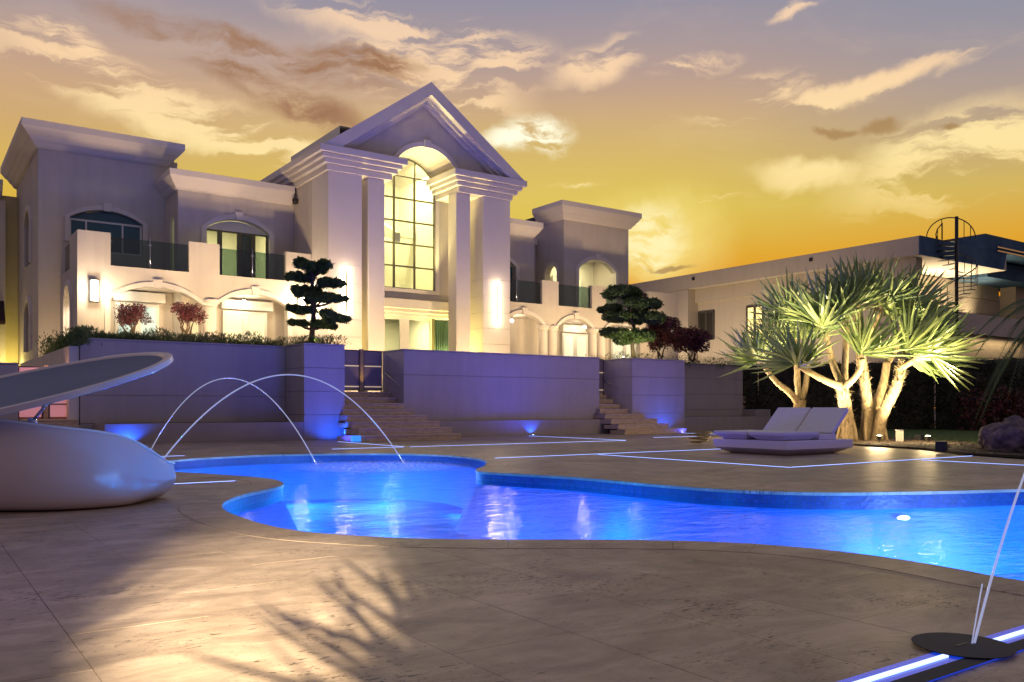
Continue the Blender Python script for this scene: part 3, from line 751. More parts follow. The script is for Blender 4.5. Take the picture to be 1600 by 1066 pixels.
point('gate_light', (3.3, 26.9, 1.9), (1, .5, .35), 8, .1)
# steel handrails on the side walls of the stairs
for (x, lab) in ((13.66, 'thin slanting handrail on the side of the central wall at left stairs'), (23.52, 'slanting handrail on the side of the pale pillar at right stairs')):
    t = thing('handrail', lab, 'handrail', (x, 25.9, 0))
    MB().tube([(0, 0, 1.75), (0, 1.2, 2.25)], .016).obj('bar', 'steel', t, smooth=True)
    for yy in (.2, 1.0): MB().tube([(0, yy, 1.75 + .5 * yy / 1.2), (.06, yy, 1.75 + .5 * yy / 1.2)], .01).obj('bracket', 'steel', t)
# blue uplights
def uplight(lab, x, y, lp, lt, e_, size=75, col=(.008, .09, 1)):
    t = thing('uplight', lab, 'uplight', (x, y, 0))
    MB().lathe([(.001, .002), (.06, .002), (.06, .02), (.045, .024), (.001, .024)], (0, 0, 0), 20).obj('housing', 'steel', t)
    MB().lathe([(.001, .025), (.04, .025), (.001, .03)], (0, 0, 0), 16).obj('lens', mat('blue_bulb', (.5, .6, 1), .4, emit=(.3, .5, 1), es=12) if 'blue_bulb' not in MATS else 'blue_bulb', t)
    l = spot('uplight_lamp', lp, lt, col, e_, size, .5, .03); return t
uplight('blue uplight at the foot of the central bed wall', 18.6, 25.05, (18.6, 25.0, .05), (18.6, 25.22, .5), 26, 110)
uplight('blue uplight at the left end of the low bed wall', 5.0, 25.0, (5.0, 24.95, .05), (5.0, 25.25, .5), 55, 130)
uplight('blue uplight beside the bottom of the left stairs', 11.0, 24.7, (10.9, 24.5, .1), (10.9, 25.25, 1.0), 60, 130)
uplight('blue uplight at the foot of the pale pillar', 25.0, 24.8, (25.2, 24.6, .1), (25.2, 25.25, 1.1), 50, 130)
# ------------------------------------------------------------------ the villa
villa = thing('villa', 'large white stucco villa with pedimented portico and lit windows', 'house', (17.25, 34, TZ))
VO = Vector((17.25, 34, TZ))
def V(mb, name, m, parent=None, **k):
    """link a mesh given in world coordinates as a part of the villa (or a sub-part)"""
    o = mb.obj(name, m, None, **k)
    o.parent = villa if parent is None else parent
    off = VO if parent is None else VO + Vector(parent.location)
    for v in o.data.vertices: v.co -= off
    return o
WARM = (1, .68, .38); YEL = (1, .88, .50); WHT = (1, .80, .54)
def cornice(name, tiers, x0, x1, y0, y1, left=True, right=True, front=True):
    """coved cornice: one swept moulding, from the wall face out to a flat fascia"""
    prof = []
    for k, (ov, za, zb) in enumerate(tiers):
        prev = tiers[k - 1][0] if k else 0
        if k == 0: prof.append((0.0, za - .02))
        prof += [(prev + (ov - prev) * .55, za + .004), (ov, za + (zb - za) * .30)]
    prof += [(tiers[-1][0], tiers[-1][2]), (0.02, tiers[-1][2] + .004)]
    mb = MB(); n = len(prof)
    for ov, z in prof:
        l, r = (x0 - ov if left else x0), (x1 + ov if right else x1)
        mb.v += [(l, y1, z), (l, y0 - ov, z), (r, y0 - ov, z), (r, y1, z)]
    for i in range(n - 1):
        for k in range(4): mb.f.append((i * 4 + k, i * 4 + (k + 1) % 4, (i + 1) * 4 + (k + 1) % 4, (i + 1) * 4 + k))
    mb.f += [(3, 2, 1, 0), ((n - 1) * 4, (n - 1) * 4 + 1, (n - 1) * 4 + 2, (n - 1) * 4 + 3)]
    V(mb, name, 'trim_white', bevel=.008)
# --- arch helpers (walls parallel to the facade, y0 = front face)
def wall_y(name, x0, x1, z0, z1, y0, y1, holes=(), m='stucco', outline=None):
    pts = outline or [(x0, z0), (x1, z0), (x1, z1), (x0, z1)]
    return V(MB().prism(pts, y0, y1, 'y', holes), name, m)
def wall_x(name, pts, x0, x1, holes=(), m='stucco'):
    return V(MB().prism(pts, x0, x1, 'x', holes), name, m)
def arch_hole(x0, x1, z0, zs, zt, n=16): return [(x0, z0)] + arcpts(x0, x1, zs, zt, n) + [(x1, z0)]
def surround(x0, x1, zs, zt, y, w=.17, d=.07, legs=None, key=True, name='arch_surround', zs1=None, axis='y'):
    """raised moulding that follows an arch, with a keystone"""
    inner = arcpts(x0, x1, zs, zt, 18); c = (x0 + x1) / 2
    outer_ = arcpts(x0 - w, x1 + w, zs + .0, zt + w, 18)
    if legs is not None: inner = [(x0, legs)] + inner + [(x1, legs)]; outer_ = [(x0 - w, legs)] + outer_ + [(x1 + w, legs)]
    o = V(MB().prism(outer_ + inner[::-1], y - d, y + .01, axis), name, 'trim_white')
    if key: V(MB().prism([(c - .11, zt - .04), (c + .11, zt - .04), (c + .16, zt + w + .09), (c - .16, zt + w + .09)], y - d - .06, y + .012, axis), 'keystone', 'trim_white', bevel=.008)
    return o
def frame_window(x0, x1, z0, z1, y, cols, rows, fm='bronze_frame', pm='window_glass', name='window', fw=.05, bar=.03, arch=None, d=.06, mids=None):
    """rectangular or arch-topped window frame with bars; each pane of glass is a sub-part"""
    xs = mids or [x0 + (x1 - x0) * i / cols for i in range(cols + 1)]; zs = [z0 + (z1 - z0) * i / rows for i in range(rows + 1)]
    mb = MB()
    mb.box(x0, x0 + fw, y, y + d, z0, z1).box(x1 - fw, x1, y, y + d, z0, z1).box(x0 + fw, x1 - fw, y, y + d, z0, z0 + fw).box(x0 + fw, x1 - fw, y, y + d, z1 - fw, z1)
    for x in xs[1:-1]: mb.box(x - bar, x + bar, y - .002, y + d + .002, z0 + fw, z1 - fw)
    for z in zs[1:-1]: mb.box(x0 + fw, x1 - fw, y + .004, y + d - .004, z - bar * .8, z + bar * .8)
    fr = V(mb, name, fm)
    for i in range(len(xs) - 1):
        for j in range(rows):
            V(MB().box(xs[i] + .01, xs[i + 1] - .01, y + d / 2 - .004, y + d / 2 + .004, zs[j] + .01, zs[j + 1] - .01), 'pane', pm, fr)
    return fr
def room(x0, x1, y0, y1, z0, z1, m='room_wall', e=60, col=YEL, lights=1, size=.8, z=None):
    mb = MB(); mb.box(x0, x1, y0, y1, z0, z1)
    mb.f = [f for i, f in enumerate(mb.f) if i != 2]      # open toward the window
    mb.raw = True
    o = V(mb, 'interior', m)
    for k in range(lights):
        x = x0 + (x1 - x0) * (k + .5) / lights
        area('room_light', (x, (y0 + y1) / 2, (z or z1) - .12), (x, (y0 + y1) / 2, 0), col, e, size, size)
    return o

# --- left tall block (front at y 35.9)
XL0, XL1, YL = 4.11, 9.0, 35.9
H = [arch_hole(5.14, 7.70, 6.9, 8.12, 8.50)]
wall_y('wall', XL0, XL1, TZ, 10.75, YL, YL + .3, H)
sideW = [[(37.95, 6.6)] + [(y, z) for y, z in arcpts(37.95, 39.6, 8.2, 8.75)] + [(39.6, 6.6)], [(37.95, 3.2)] + arcpts(37.95, 39.6, 4.5, 5.2) + [(39.6, 3.2)]]
wall_x('side_wall', [(YL + .3, TZ), (43.2, TZ), (43.2, 10.75), (YL + .3, 10.75)], XL0, XL0 + .3, sideW)
wall_x('side_wall', [(YL + .3, 5.8), (43.2, 5.8), (43.2, 10.75), (YL + .3, 10.75)], 8.7, 9.0)
CT = [(.12, 10.52, 10.68), (.26, 10.68, 10.86), (.42, 10.86, 11.02), (.60, 11.02, 11.36)]
cornice('cornice', CT, XL0, XL1 - .45, YL, 43.3)
V(MB().box(XL0 + .1, XL1 - .1, YL + .1, 43.2, 10.75, 10.9), 'roof', 'roof_dark')
surround(5.14, 7.70, 8.12, 8.50, YL, .17, .07, legs=7.2)
fr = frame_window(5.14, 7.70, 6.9, 8.1, YL + .12, 3, 1, 'white_pvc', 'night_pane', mids=[5.14, 5.72, 7.0, 7.70], fw=.07)
V(MB().prism(arcpts(5.16, 7.68, 8.1, 8.47, 14), YL + .14, YL + .17), 'fan_light', 'night_pane')
V(MB().box(5.2, 7.65, YL + .3, YL + .5, 6.9, 8.4), 'blind', 'room_dark')
for (z0, zs, zt) in ((6.6, 8.2, 8.75), (3.2, 4.5, 5.2)):
    V(MB().prism([(37.75, z0)] + arcpts(37.75, 39.8, zs, zt + .18) + [(39.8, z0)] + ([(39.6, z0)] + arcpts(37.95, 39.6, zs, zt)[::-1] + [(37.95, z0)]), XL0 - .09, XL0 + .01, 'x'), 'arch_surround', 'trim_white')
    V(MB().box(XL0 + .12, XL0 + .16, 37.95, 39.6, z0, zt), 'pane', 'night_pane')
# yellow-lit rear part of the house at the far left
RX = 4.10
V(MB().box(-8, RX, 42.5, 43.1, TZ, 10.0), 'rear_wall', 'yellow_wall')
cornice('cornice', [(.15, 9.9, 10.05), (.35, 10.05, 10.25), (.55, 10.25, 10.55)], -8, RX - .6, 42.5, 43.2, right=False)
V(MB().box(3.25, 3.6, 42.1, 42.49, TZ, 9.7), 'pilaster', 'stucco')
V(MB().box(0.5, 2.9, 42.3, 42.49, 2.4, 4.3), 'lit_window', mat('lit_pane', (.8, .7, .4), .5, emit=(1, .72, .25), es=1.2))
point('garden_lamp', (3.9, 41.2, 2.4), (1, .82, .22), 120, .1)
t = thing('awning', 'small dark fabric awning at the left edge over a lit window', 'awning', (1.8, 42.4, 4.6))
mb = MB().prism([(-.02, 1.3), (-.9, 0), (-.9, -.12), (-.02, -.12)], -1.9, 1.75, 'x'); mb.obj('canopy', 'awning', t)

# --- left mid block (front at y 34.03) with balcony door
YM = 34.03; XM0, XM1 = 8.56, 13.1
wall_y('wall', XM0, XM1, 5.6, 9.3, YM, YM + .3, [arch_hole(9.60, 12.08, 5.72, 7.93, 8.38)])
wall_x('side_wall', [(YM + .3, 5.6), (YL + .3, 5.6), (YL + .3, 9.3), (YM + .3, 9.3)], XM0, XM0 + .25, [[(34.62, 5.9)] + arcpts(34.62, 35.25, 8.05, 8.4) + [(35.25, 5.9)]])
cornice('cornice', [(.12, 9.25, 9.42), (.25, 9.42, 9.60), (.40, 9.60, 9.92)], XM0, XM1 - .1, YM, YM + 5, right=False)
V(MB().box(XM0 + .2, XM1, YM + .3, 43, 9.3, 9.5), 'roof', 'roof_dark')
surround(9.60, 12.08, 7.93, 8.38, YM, .19, .08, legs=5.72)
V(MB().prism(arcpts(9.62, 12.06, 7.93, 8.34, 14), YM + .22, YM + .26), 'fan_panel', 'trim_white')
fr = frame_window(9.60, 12.08, 5.72, 7.93, YM + .2, 4, 1, 'bronze_frame', 'window_glass', 'balcony_door', mids=[9.6, 10.18, 10.95, 11.5, 12.08], fw=.06, bar=.09)
room(9.0, 12.9, YM + .35, YM + 4.5, 5.7, 8.9, e=90)
cu = MB()
for k in range(14): cu.tube([(10.95 + k * .045, YM + .45 + .03 * (k % 2), 5.75), (10.95 + k * .045, YM + .45 + .03 * (k % 2), 8.3)], .032, 6)
V(cu, 'curtain', 'curtain', smooth=True)
V(MB().box(XM0 + .1, XM0 + .13, 34.6, 35.27, 5.9, 8.4), 'pane', mat('dim_pane', (.5, .5, .3), .3, emit=(.6, .62, .28), es=.16))

# --- left arcade and balcony (front at y 32.1)
YB = 32.1
def arcade(y, x0, x1, arches, posts, ledge_z, post_z, capz, pieces):
    """balcony wall with a row of arched openings that share flat heads over the columns"""
    lo = [(arches[0][0], TZ + .001)]
    for i, (a, b, zs, zt) in enumerate(arches):
        lo += arcpts(a, b, zs, zt, 16)
    lo += [(arches[-1][1], TZ + .001)]
    out = [(x0, TZ - .2), (x1, TZ - .2)]
    top = []
    for (a, b) in reversed(posts):
        top += [(min(b, x1), ledge_z if b < x1 else post_z)] if b < x1 else []
        top += [(min(b, x1), post_z), (max(a, x0), post_z)]
        if a > x0: top += [(a, ledge_z)]
    if posts[-1][1] < x1: out += [(x1, ledge_z)]
    out += top
    if posts[0][0] > x0: out += [(x0, ledge_z)]
    V(MB().prism(out, y, y + .28, 'y', [lo]), 'balcony_wall', 'stucco')
arcade(YB, 4.83, 13.08, [(5.84, 8.90, 4.72, 5.24), (9.58, 12.10, 4.86, 5.26)], [(4.83, 5.86), (8.46, 9.54), (12.05, 13.08)], 5.86, 6.97, 4.9, 0)
V(MB().prism([(YB + .28, TZ), (YL, TZ), (YL, 5.86), (33.7, 5.86), (33.7, 6.97), (YB + .28, 6.97)], 4.83, 5.11, 'x', [[(33.3, 1.9)] + arcpts(33.3, 34.7, 4.6, 5.3) + [(34.7, 1.9)]]), 'balcony_wall', 'stucco')
V(MB().prism([(33.12, 1.9)] + arcpts(33.12, 34.88, 4.6, 5.5) + [(34.88, 1.9), (34.7, 1.9)] + arcpts(33.3, 34.7, 4.6, 5.3)[::-1] + [(33.3, 1.9)], 4.76, 4.84, 'x'), 'arch_surround', 'trim_white')
V(MB().box(5.11, 13.08, YB + .28, YL, 5.38, 5.6), 'balcony_floor', 'stucco')
surround(5.84, 8.90, 4.72, 5.24, YB, .17, .08, legs=None); surround(9.58, 12.10, 4.86, 5.26, YB, .17, .08)
V(MB().box(5.67, 5.84, YB - .07, YB + .01, TZ, 4.72), 'jamb', 'trim_white')
V(MB().box(12.10, 12.27, YB - .07, YB + .01, TZ, 4.86), 'jamb', 'trim_white')
def column(x, y, z0, z1, r, nm='column', cap=True):
    h = z1 - z0
    prof = [(r * 1.25, 0), (r * 1.25, .10), (r * 1.1, .16), (r, .22), (r * .97, h * .5), (r * .92, h - (.30 if cap else .02))]
    if cap: prof += [(r * 1.02, h - .28), (r * .94, h - .24), (r * 1.2, h - .14), (r * 1.42, h - .13), (r * 1.42, h)]
    else: prof += [(r * .92, h)]
    o = MB().lathe(prof, (0, 0, 0), 28).obj(nm, 'trim_white', None, smooth=True); o.location = Vector((x, y, z0)) - VO; o.parent = villa
    md = o.modifiers.new('edge', 'EDGE_SPLIT'); md.split_angle = .7
column(9.24, YB + .18, TZ, 4.93, .24)
def rail_glass(x0, x1, y, z0, z1, cuts=1, lab=None):
    w = (x1 - x0) / cuts
    for i in range(cuts):
        V(MB().box(x0 + w * i + .015, x0 + w * (i + 1) - .015, y + .12, y + .135, z0 + .02, z1), 'glass_panel', 'rail_glass')
        for zz in (z0 + .18, z1 - .16):
            for xx in (x0 + w * i + .03, x0 + w * (i + 1) - .03):
                V(MB().box(xx - .03, xx + .03, y + .10, y + .155, zz - .025, zz + .025), 'clamp', 'steel')
    for i in range(1, cuts):
        V(MB().tube([(x0 + w * i, y + .13, z0), (x0 + w * i, y + .13, z1 + .12)], .018, 8), 'rail_post', 'steel', smooth=True)
rail_glass(5.86, 8.46, YB, 5.86, 6.86, 2); rail_glass(9.54, 12.05, YB, 5.86, 6.86, 2)
V(MB().box(4.95, 4.965, 33.75, 35.6, 5.9, 6.9), 'glass_panel', 'rail_glass')
# porch behind the arches
V(MB().box(4.9, 13.1, YM, YM + .25, TZ, 5.38), 'porch_wall', 'stucco')
V(MB().box(5.12, 13.0, YB + .29, YM, 5.30, 5.375), 'porch_ceiling', 'trim_white')
V(MB().box(8.35, 8.6, YB + .6, YM, TZ, 5.3), 'porch_pier', 'stucco')
def porch_door(x0, x1, z1, y, shut=True, pm='window_glass'):
    fr = frame_window(x0, x1, TZ + .02, z1, y - .14, 2, 1, 'white_pvc', pm, 'patio_door', fw=.11, bar=.12, d=.08)
    if shut: V(MB().box(x0 - .1, x1 + .2, y - .30, y - .002, z1 + .05, z1 + .42), 'shutter_box', 'white_pvc', bevel=.03)
mat('lit_glass', (.6, .62, .5), .25, emit=(1, .86, .42), es=.5)
mat('pale_glass', (.45, .6, .62), .2, emit=(.55, .8, .82), es=.35)
porch_door(10.2, 11.95, 4.78, YM, True, 'lit_glass')
porch_door(6.35, 7.85, 4.82, YM, True, 'pale_glass')
V(MB().box(9.0, 9.3, YM - .03, YM - .001, 3.2, 4.4), 'side_window', 'lit_glass')
def pendant(lab, x, y, z, zc=5.3):
    t = thing('pendant_lamp', lab, 'pendant lamp', (x, y, z), group='pendant lamps in the porches')
    MB().tube([(0, 0, .13), (0, 0, zc - z)], .008, 6).obj('cord', 'black_metal', t)
    MB().lathe([(.001, .13), (.03, .12), (.045, .05), (.001, .05)], (0, 0, 0), 14).obj('cap', 'black_metal', t)
    MB().lathe([(.001, -.09), (.06, -.06), (.075, 0), (.05, .05), (.001, .05)], (0, 0, 0), 16).obj('bulb', 'bulb_glow', t, smooth=True)
    point('pendant_light', (x, y, z - .16), WHT, 27, .09)
pendant('bright pendant lamp in the left arch of the left porch', 6.29, 33.2, 4.98)
pendant('clear pendant lamp in the arch beside the pine', 10.79, 33.2, 5.08)
def wall_lantern(lab, x, y, z0, z1, w=.26):
    t = thing('wall_lamp', lab, 'wall lamp', (x, y, z0)); h = z1 - z0
    MB().box(-w / 2, w / 2, -.13, -.02, .03, h - .03).obj('shade', 'lantern_glow', t)
    f = MB()
    for sx in (-1, 1):
        for yy in (-.145, -.012): f.box(sx * w / 2 - .012, sx * w / 2 + .012, yy - .008, yy + .008, 0, h)
    f.box(-w / 2, w / 2, -.15, 0, -.015, .012).box(-w / 2, w / 2, -.15, 0, h - .012, h + .015)
    f.obj('cage', 'black_metal', t)
    return t
wall_lantern('caged wall lantern on the left balcony pier', 5.34, YB, 4.57, 5.33)
wall_lantern('very bright wall lantern shining through the left pine', 12.66, YB, 4.7, 5.42)
point('lantern_light', (5.34, YB - .35, 4.95), WHT, 70, .12); point('lantern_light', (12.66, YB - .35, 5.05), WHT, 150, .12)

# --- central portico
YP = 30.5; PL0, PL1, PR0, PR1 = 13.09, 14.46, 20.03, 21.41
def pier(x0, x1):
    V(MB().box(x0 + .025, x1 - .025, YP + .025, 34.2, TZ, 9.9), 'pier', 'stucco')
    zs = [TZ, 2.2, 2.95, 3.69, 4.35, 5.03, 5.72, 6.43]
    for a, b in zip(zs[:-1], zs[1:]):
        V(MB().box(x0, x1, YP, YP + .026, a + .006, b - .006), 'facing_panel', 'trim_white', bevel=.004)
        V(MB().box(x0, x0 + .026, YP + .03, 32.08, a + .006, b - .006), 'facing_panel', 'trim_white', bevel=.004)
    V(MB().box(x0, x1, YP, YP + .026, 6.43 + .004, 9.9), 'facing_panel', 'trim_white', bevel=.004)
    V(MB().box(x0, x0 + .026, YP + .03, 32.08, 6.43 + .004, 9.9), 'facing_panel', 'trim_white', bevel=.004)
pier(PL0, PL1); pier(PR0, PR1)
for ca, cb in ((14.76, 15.47), (18.74, 19.43)):      # square pillars that stand free beside the piers
    V(MB().box(ca, cb, 30.56, 31.22, TZ + .30, 9.90), 'pillar', 'trim_white', bevel=.035)
    V(MB().box(ca - .05, cb + .05, 30.51, 31.27, TZ, TZ + .295), 'pillar_base', 'trim_white', bevel=.02)
ET = [(.08, 9.90, 10.12), (.24, 10.13, 10.29), (.38, 10.30, 10.45), (.53, 10.46, 10.71)]
for ov, za, zb in ET:
    V(MB().box(PL0 - ov, 15.64 + ov, YP - ov, 32.38, za, zb), 'entablature', 'trim_white', bevel=.012)
    V(MB().box(18.86 - ov, PR1 + ov, YP - ov, 32.38, za, zb), 'entablature', 'trim_white', bevel=.012)
    V(MB().box(PL0 - ov, PL0 + .5, 32.39, 38.0, za, zb), 'side_cornice', 'trim_white', bevel=.012)
    V(MB().box(PR1 - .5, PR1 + ov, 32.39, 38.0, za, zb), 'side_cornice', 'trim_white', bevel=.012)
V(MB().box(PL0 + .0, PL0 + .3, 34.2, 38.0, 5.6, 9.9), 'side_wall', 'stucco')
V(MB().box(PR1 - .3, PR1, 34.2, 38.0, 5.6, 9.9), 'side_wall', 'stucco')
# tympanum with the arch cut through it, raking cornices
AX0, AX1, AZS, AZT = 15.90, 18.82, 10.62, 11.52; XC = 17.25; BX0, BX1, AP = 12.72, 21.80, 13.95
tym = [(BX0 + .2, 10.45), (AX0, 10.45)] + arcpts(AX0, AX1, AZS, AZT, 20) + [(AX1, 10.45), (BX1 - .2, 10.45), (XC, AP - .3)]
V(MB().prism(tym, 30.62, 30.90), 'tympanum', 'stucco')
surround(AX0, AX1, AZS, AZT, 30.62, .19, .06, legs=10.5)
def rake(sgn, off, wd, y0, y1, nm):
    bx = BX0 if sgn < 0 else BX1
    d = Vector((XC - bx, AP - 10.72)); d.normalize(); n = Vector((d.y, -d.x)) * (1 if sgn < 0 else -1)
    if n.y > 0: n = -n
    def at(o_):          # offset line, from the base level to the centre plane
        p = Vector((bx, 10.72)) + n * o_
        t0 = (10.72 - p.y) / d.y; t1 = (XC - p.x) / d.x
        return p + d * t0, p + d * t1
    a0, a1 = at(off); b0, b1 = at(off + wd)
    V(MB().prism([tuple(a0), tuple(b0), tuple(b1), tuple(a1)], y0, y1), nm, 'trim_white')
for sgn in (-1, 1):
    rake(sgn, 0, .42, 30.0, 30.62, 'raking_cornice'); rake(sgn, .425, .12, 30.30, 30.618, 'raking_mould'); rake(sgn, .55, .10, 30.45, 30.616, 'raking_mould')
rf = MB().prism([(BX0, 10.72), (XC, AP), (BX1, 10.72), (BX1 - .35, 10.72), (XC, AP - .28), (BX0 + .35, 10.72)], 30.63, 38.0); V(rf, 'gable_roof', 'trim_white')
# vault over the arched window
va = arcpts(AX0, AX1, AZS, AZT, 20); vo = arcpts(AX0 - .12, AX1 + .12, AZS, AZT + .12, 20)
V(MB().prism(vo + va[::-1], 30.905, 32.6), 'vault', 'stucco')
# window wall
YW = 32.4
hole_w = [(AX0, 6.0)] + arcpts(AX0, AX1, AZS, AZT, 20) + [(AX1, 6.0)]
hole_d = [(14.75, TZ + .02), (14.75, 4.84), (19.9, 4.84), (19.9, TZ + .02)]
wall_y('wall', PL1, PR0, TZ, 11.9, YW, YW + .22, [hole_w, hole_d])
wr = [(AX0 - .16, 5.84)] + arcpts(AX0 - .16, AX1 + .16, AZS, AZT + .16, 18) + [(AX1 + .16, 5.84)]
V(MB().prism(wr, YW - .06, YW - .001, 'y', [hole_w]), 'window_surround', 'trim_white')
V(MB().box(PL1, PR0, YW - .42, YW - .002, 5.12, 5.52), 'lintel_cornice', 'trim_white', bevel=.02)
V(MB().box(PL1, PR0, YW - .30, YW - .003, 4.98, 5.11), 'lintel_cornice', 'trim_white', bevel=.01)
V(MB().box(PL1, PR0, YW - .14, YW - .004, 4.84, 4.97), 'door_head', 'white_pvc')
frame_window(AX0, AX1, 6.0, 10.76, YW + .08, 3, 5, 'bronze_frame', 'window_glass', fw=.045, bar=.042)
ar = arcpts(AX0, AX1, 10.76, AZT, 18); ai = arcpts(AX0 + .05, AX1 - .05, 10.80, AZT - .05, 18)
af = V(MB().prism([(AX0, 10.761)] + ar[1:-1] + [(AX1, 10.761)] + ai[::-1], YW + .08, YW + .14).box(17.83, 17.89, YW + .08, YW + .14, 10.78, 11.42), 'arch_frame', 'bronze_frame')
V(MB().prism(arcpts(AX0 + .02, AX1 - .02, 10.79, AZT - .02, 16), YW + .105, YW + .112), 'pane', 'window_glass', af)
# sliding doors
for (a, b) in ((14.80, 15.9), (16.35, 17.22), (17.50, 18.68)):
    V(MB().box(a + .08, b - .08, YW + .10, YW + .108, TZ + .1, 4.70), 'pane', 'window_glass')
    V(MB().box(a, a + .08, YW + .07, YW + .14, TZ + .02, 4.83).box(b - .08, b, YW + .07, YW + .14, TZ + .02, 4.83).box(a + .08, b - .08, YW + .07, YW + .14, 4.70, 4.83).box(a + .08, b - .08, YW + .07, YW + .14, TZ + .02, TZ + .12), 'sliding_door', 'white_pvc')
V(MB().box(17.22, 17.50, YW + .06, YW + .15, TZ, 4.83), 'door_post', 'white_pvc'); V(MB().box(15.9, 16.35, YW + .07, YW + .14, TZ, 4.83), 'door_post', 'white_pvc')
V(MB().box(18.68, 18.82, YW + .07, YW + .14, TZ, 4.83), 'door_post', 'bronze_frame')
V(MB().box(17.27, 17.31, YW + .0, YW + .06, 2.95, 3.15).box(17.41, 17.45, YW + .0, YW + .06, 2.95, 3.15), 'handle', 'black_metal')
cu = MB()
for k in range(20): cu.tube([(18.84 + k * .055, YW + .3 + .035 * (k % 2), TZ + .05), (18.84 + k * .055, YW + .3 + .035 * (k % 2), 4.8)], .04, 6)
V(cu, 'curtain', 'curtain', smooth=True)
# hall behind: ground floor and tall upper part with beams
room(14.5, 20.0, YW + .23, 38.0, TZ, 5.3, e=120, lights=2, col=(1, .88, .50))
room(14.5, 20.0, YW + .23, 38.0, 5.45, 12.4, e=270, lights=2, col=(1, .88, .48), z=12.3)
V(MB().prism([(YW + 1.2, 8.2), (37.9, 10.3), (37.9, 10.7), (YW + 1.2, 8.6)], 17.5, 17.75, 'x').box(14.6, 19.9, 36.2, 36.5, 9.0, 9.45), 'beam', 'room_white')
V(MB().box(15.0, 17.4, 37.0, 37.6, TZ, 3.1), 'sideboard', 'room_dark'); V(MB().box(18.0, 18.9, 36.6, 37.2, 2.2, 2.35), 'side_table', 'room_dark')
V(MB().prism([(14.9, 5.5), (16.9, 5.5), (16.9, 7.0)], 37.0, 37.2), 'stair_wall', 'room_white')
# sconces on the piers
def sconce(lab, x):
    t = thing('wall_lamp', lab, 'wall lamp', (x, YP, 4.52), group='tall wall lamps on the portico piers')
    MB().box(-.03, .03, -.05, -.001, .02, 1.80).obj('back_plate', 'steel', t)
    MB().box(-.15, -.035, -.045, -.008, .0, 1.82).obj('diffuser', 'sconce_glow', t); MB().box(.035, .15, -.045, -.008, .0, 1.82).obj('diffuser', 'sconce_glow', t)
    MB().box(-.022, .022, -.10, -.06, .12, 1.70).obj('front_bar', 'black_metal', t)
    return t
sconce('tall bright wall lamp on the left portico pier behind the pine', 13.80); sconce('tall bright wall lamp on the right portico pier', 20.72)
for x in (13.80, 20.72):
    for z_ in (4.65, 5.15, 5.7, 6.2): point('sconce_light', (x, YP - .22, z_), WHT, 7, .05)
# warm spots added in the portico, without fixtures, to light recess walls and vault
for (x, y) in ((14.9, 31.9), (19.75, 31.9)): spot('portico_fill', (x, y, TZ + .15), (x, y - .1, 10), (1, .80, .24), 2200, 90, .8, .05)
for x in (16.4, 18.4): spot('portico_fill', (x, 31.85, 5.65), (x, 31.85, 12), (1, .85, .34), 1100, 62, .9, .05)
t = thing('security_camera', 'small dark security camera under the roof edge left of portico', 'camera', (13.0, 33.6, 9.35))
MB().lathe([(.001, -.16), (.09, -.12), (.12, 0), (.12, .06), (.001, .06)], (0, 0, 0), 16).obj('dome', 'black_metal', t, smooth=True)
MB().box(-.03, .03, 0, .4, .02, .07).obj('bracket', 'white_pvc', t)

# --- right wing
YR = 31.8
arcade(YR, 21.42, 33.0, [(22.0, 24.16, 4.80, 5.26), (25.06, 27.12, 4.80, 5.22), (27.98, 30.3, 4.80, 5.24)], [(24.14, 25.09), (27.14, 28.03), (30.9, 33.0)], 5.76, 6.88, 4.9, 0)
for a, b, c_ in ((22.0, 24.16, 5.26), (25.06, 27.12, 5.22), (27.98, 30.3, 5.24)): surround(a, b, 4.80, c_, YR, .17, .08)
for x in (24.30, 24.84, 27.28, 27.84): column(x, YR + .16, TZ, 4.80, .22)
rail_glass(21.42, 24.14, YR, 5.76, 6.78, 2); rail_glass(25.09, 27.14, YR, 5.76, 6.78, 1); rail_glass(28.03, 30.9, YR, 5.76, 6.78, 2)
V(MB().box(21.42, 33, YR + .28, YM + .4, 5.36, 5.6), 'balcony_floor', 'stucco')
V(MB().box(21.42, 33, YR + .29, YM, 5.29, 5.355), 'porch_ceiling', 'trim_white')
V(MB().box(21.42, 33, YM - .05, YM + .25, TZ, 5.35), 'porch_wall', 'stucco')
V(MB().box(32.7, 33, YR + .28, 40, TZ, 5.76), 'side_wall', 'stucco')
porch_door(26.95, 28.6, 4.72, YM - .06, True, mat('frost_glass', (.6, .6, .5), .4, emit=(.95, .9, .6), es=.5) and 'frost_glass')
porch_door(30.2, 32.0, 4.72, YM - .06, True, 'frost_glass')
pendant('bright pendant lamp in the right porch behind the pine', 27.6, 32.9, 5.0)
pendant('pendant lamp in the porch beside the right portico pier', 23.2, 32.9, 5.05)
pendant('pendant lamp at the far right of the right porch', 31.0, 32.9, 5.0)
wall_lantern('wall lantern on the last pier of the right wing', 31.2, YR, 4.6, 5.3)
# mid block right
wall_y('wall', PR1, 25.35, 5.6, 9.35, YM, YM + .3, [arch_hole(22.0, 24.2, 5.7, 7.75, 8.2)])
surround(22.0, 24.2, 7.75, 8.2, YM, .2, .08, legs=5.7)
V(MB().box(22.0, 24.2, YM + .26, YM + .31, 5.7, 8.2), 'pane', 'night_pane')
wall_x('side_wall', [(YM + .3, 5.6), (36.6, 5.6), (36.6, 9.35), (YM + .3, 9.35)], 25.05, 25.35)
wall_y('wall', 25.35, 27.3, 5.6, 9.6, 36.3, 36.6)
cornice('cornice', [(.12, 9.28, 9.45), (.25, 9.45, 9.65), (.40, 9.65, 10.0)], PR1 + .1, 25.2, YM, 38, left=False)
V(MB().box(25.0, 27.0, 36.0, 38, 9.45, 9.85), 'cornice', 'trim_white')
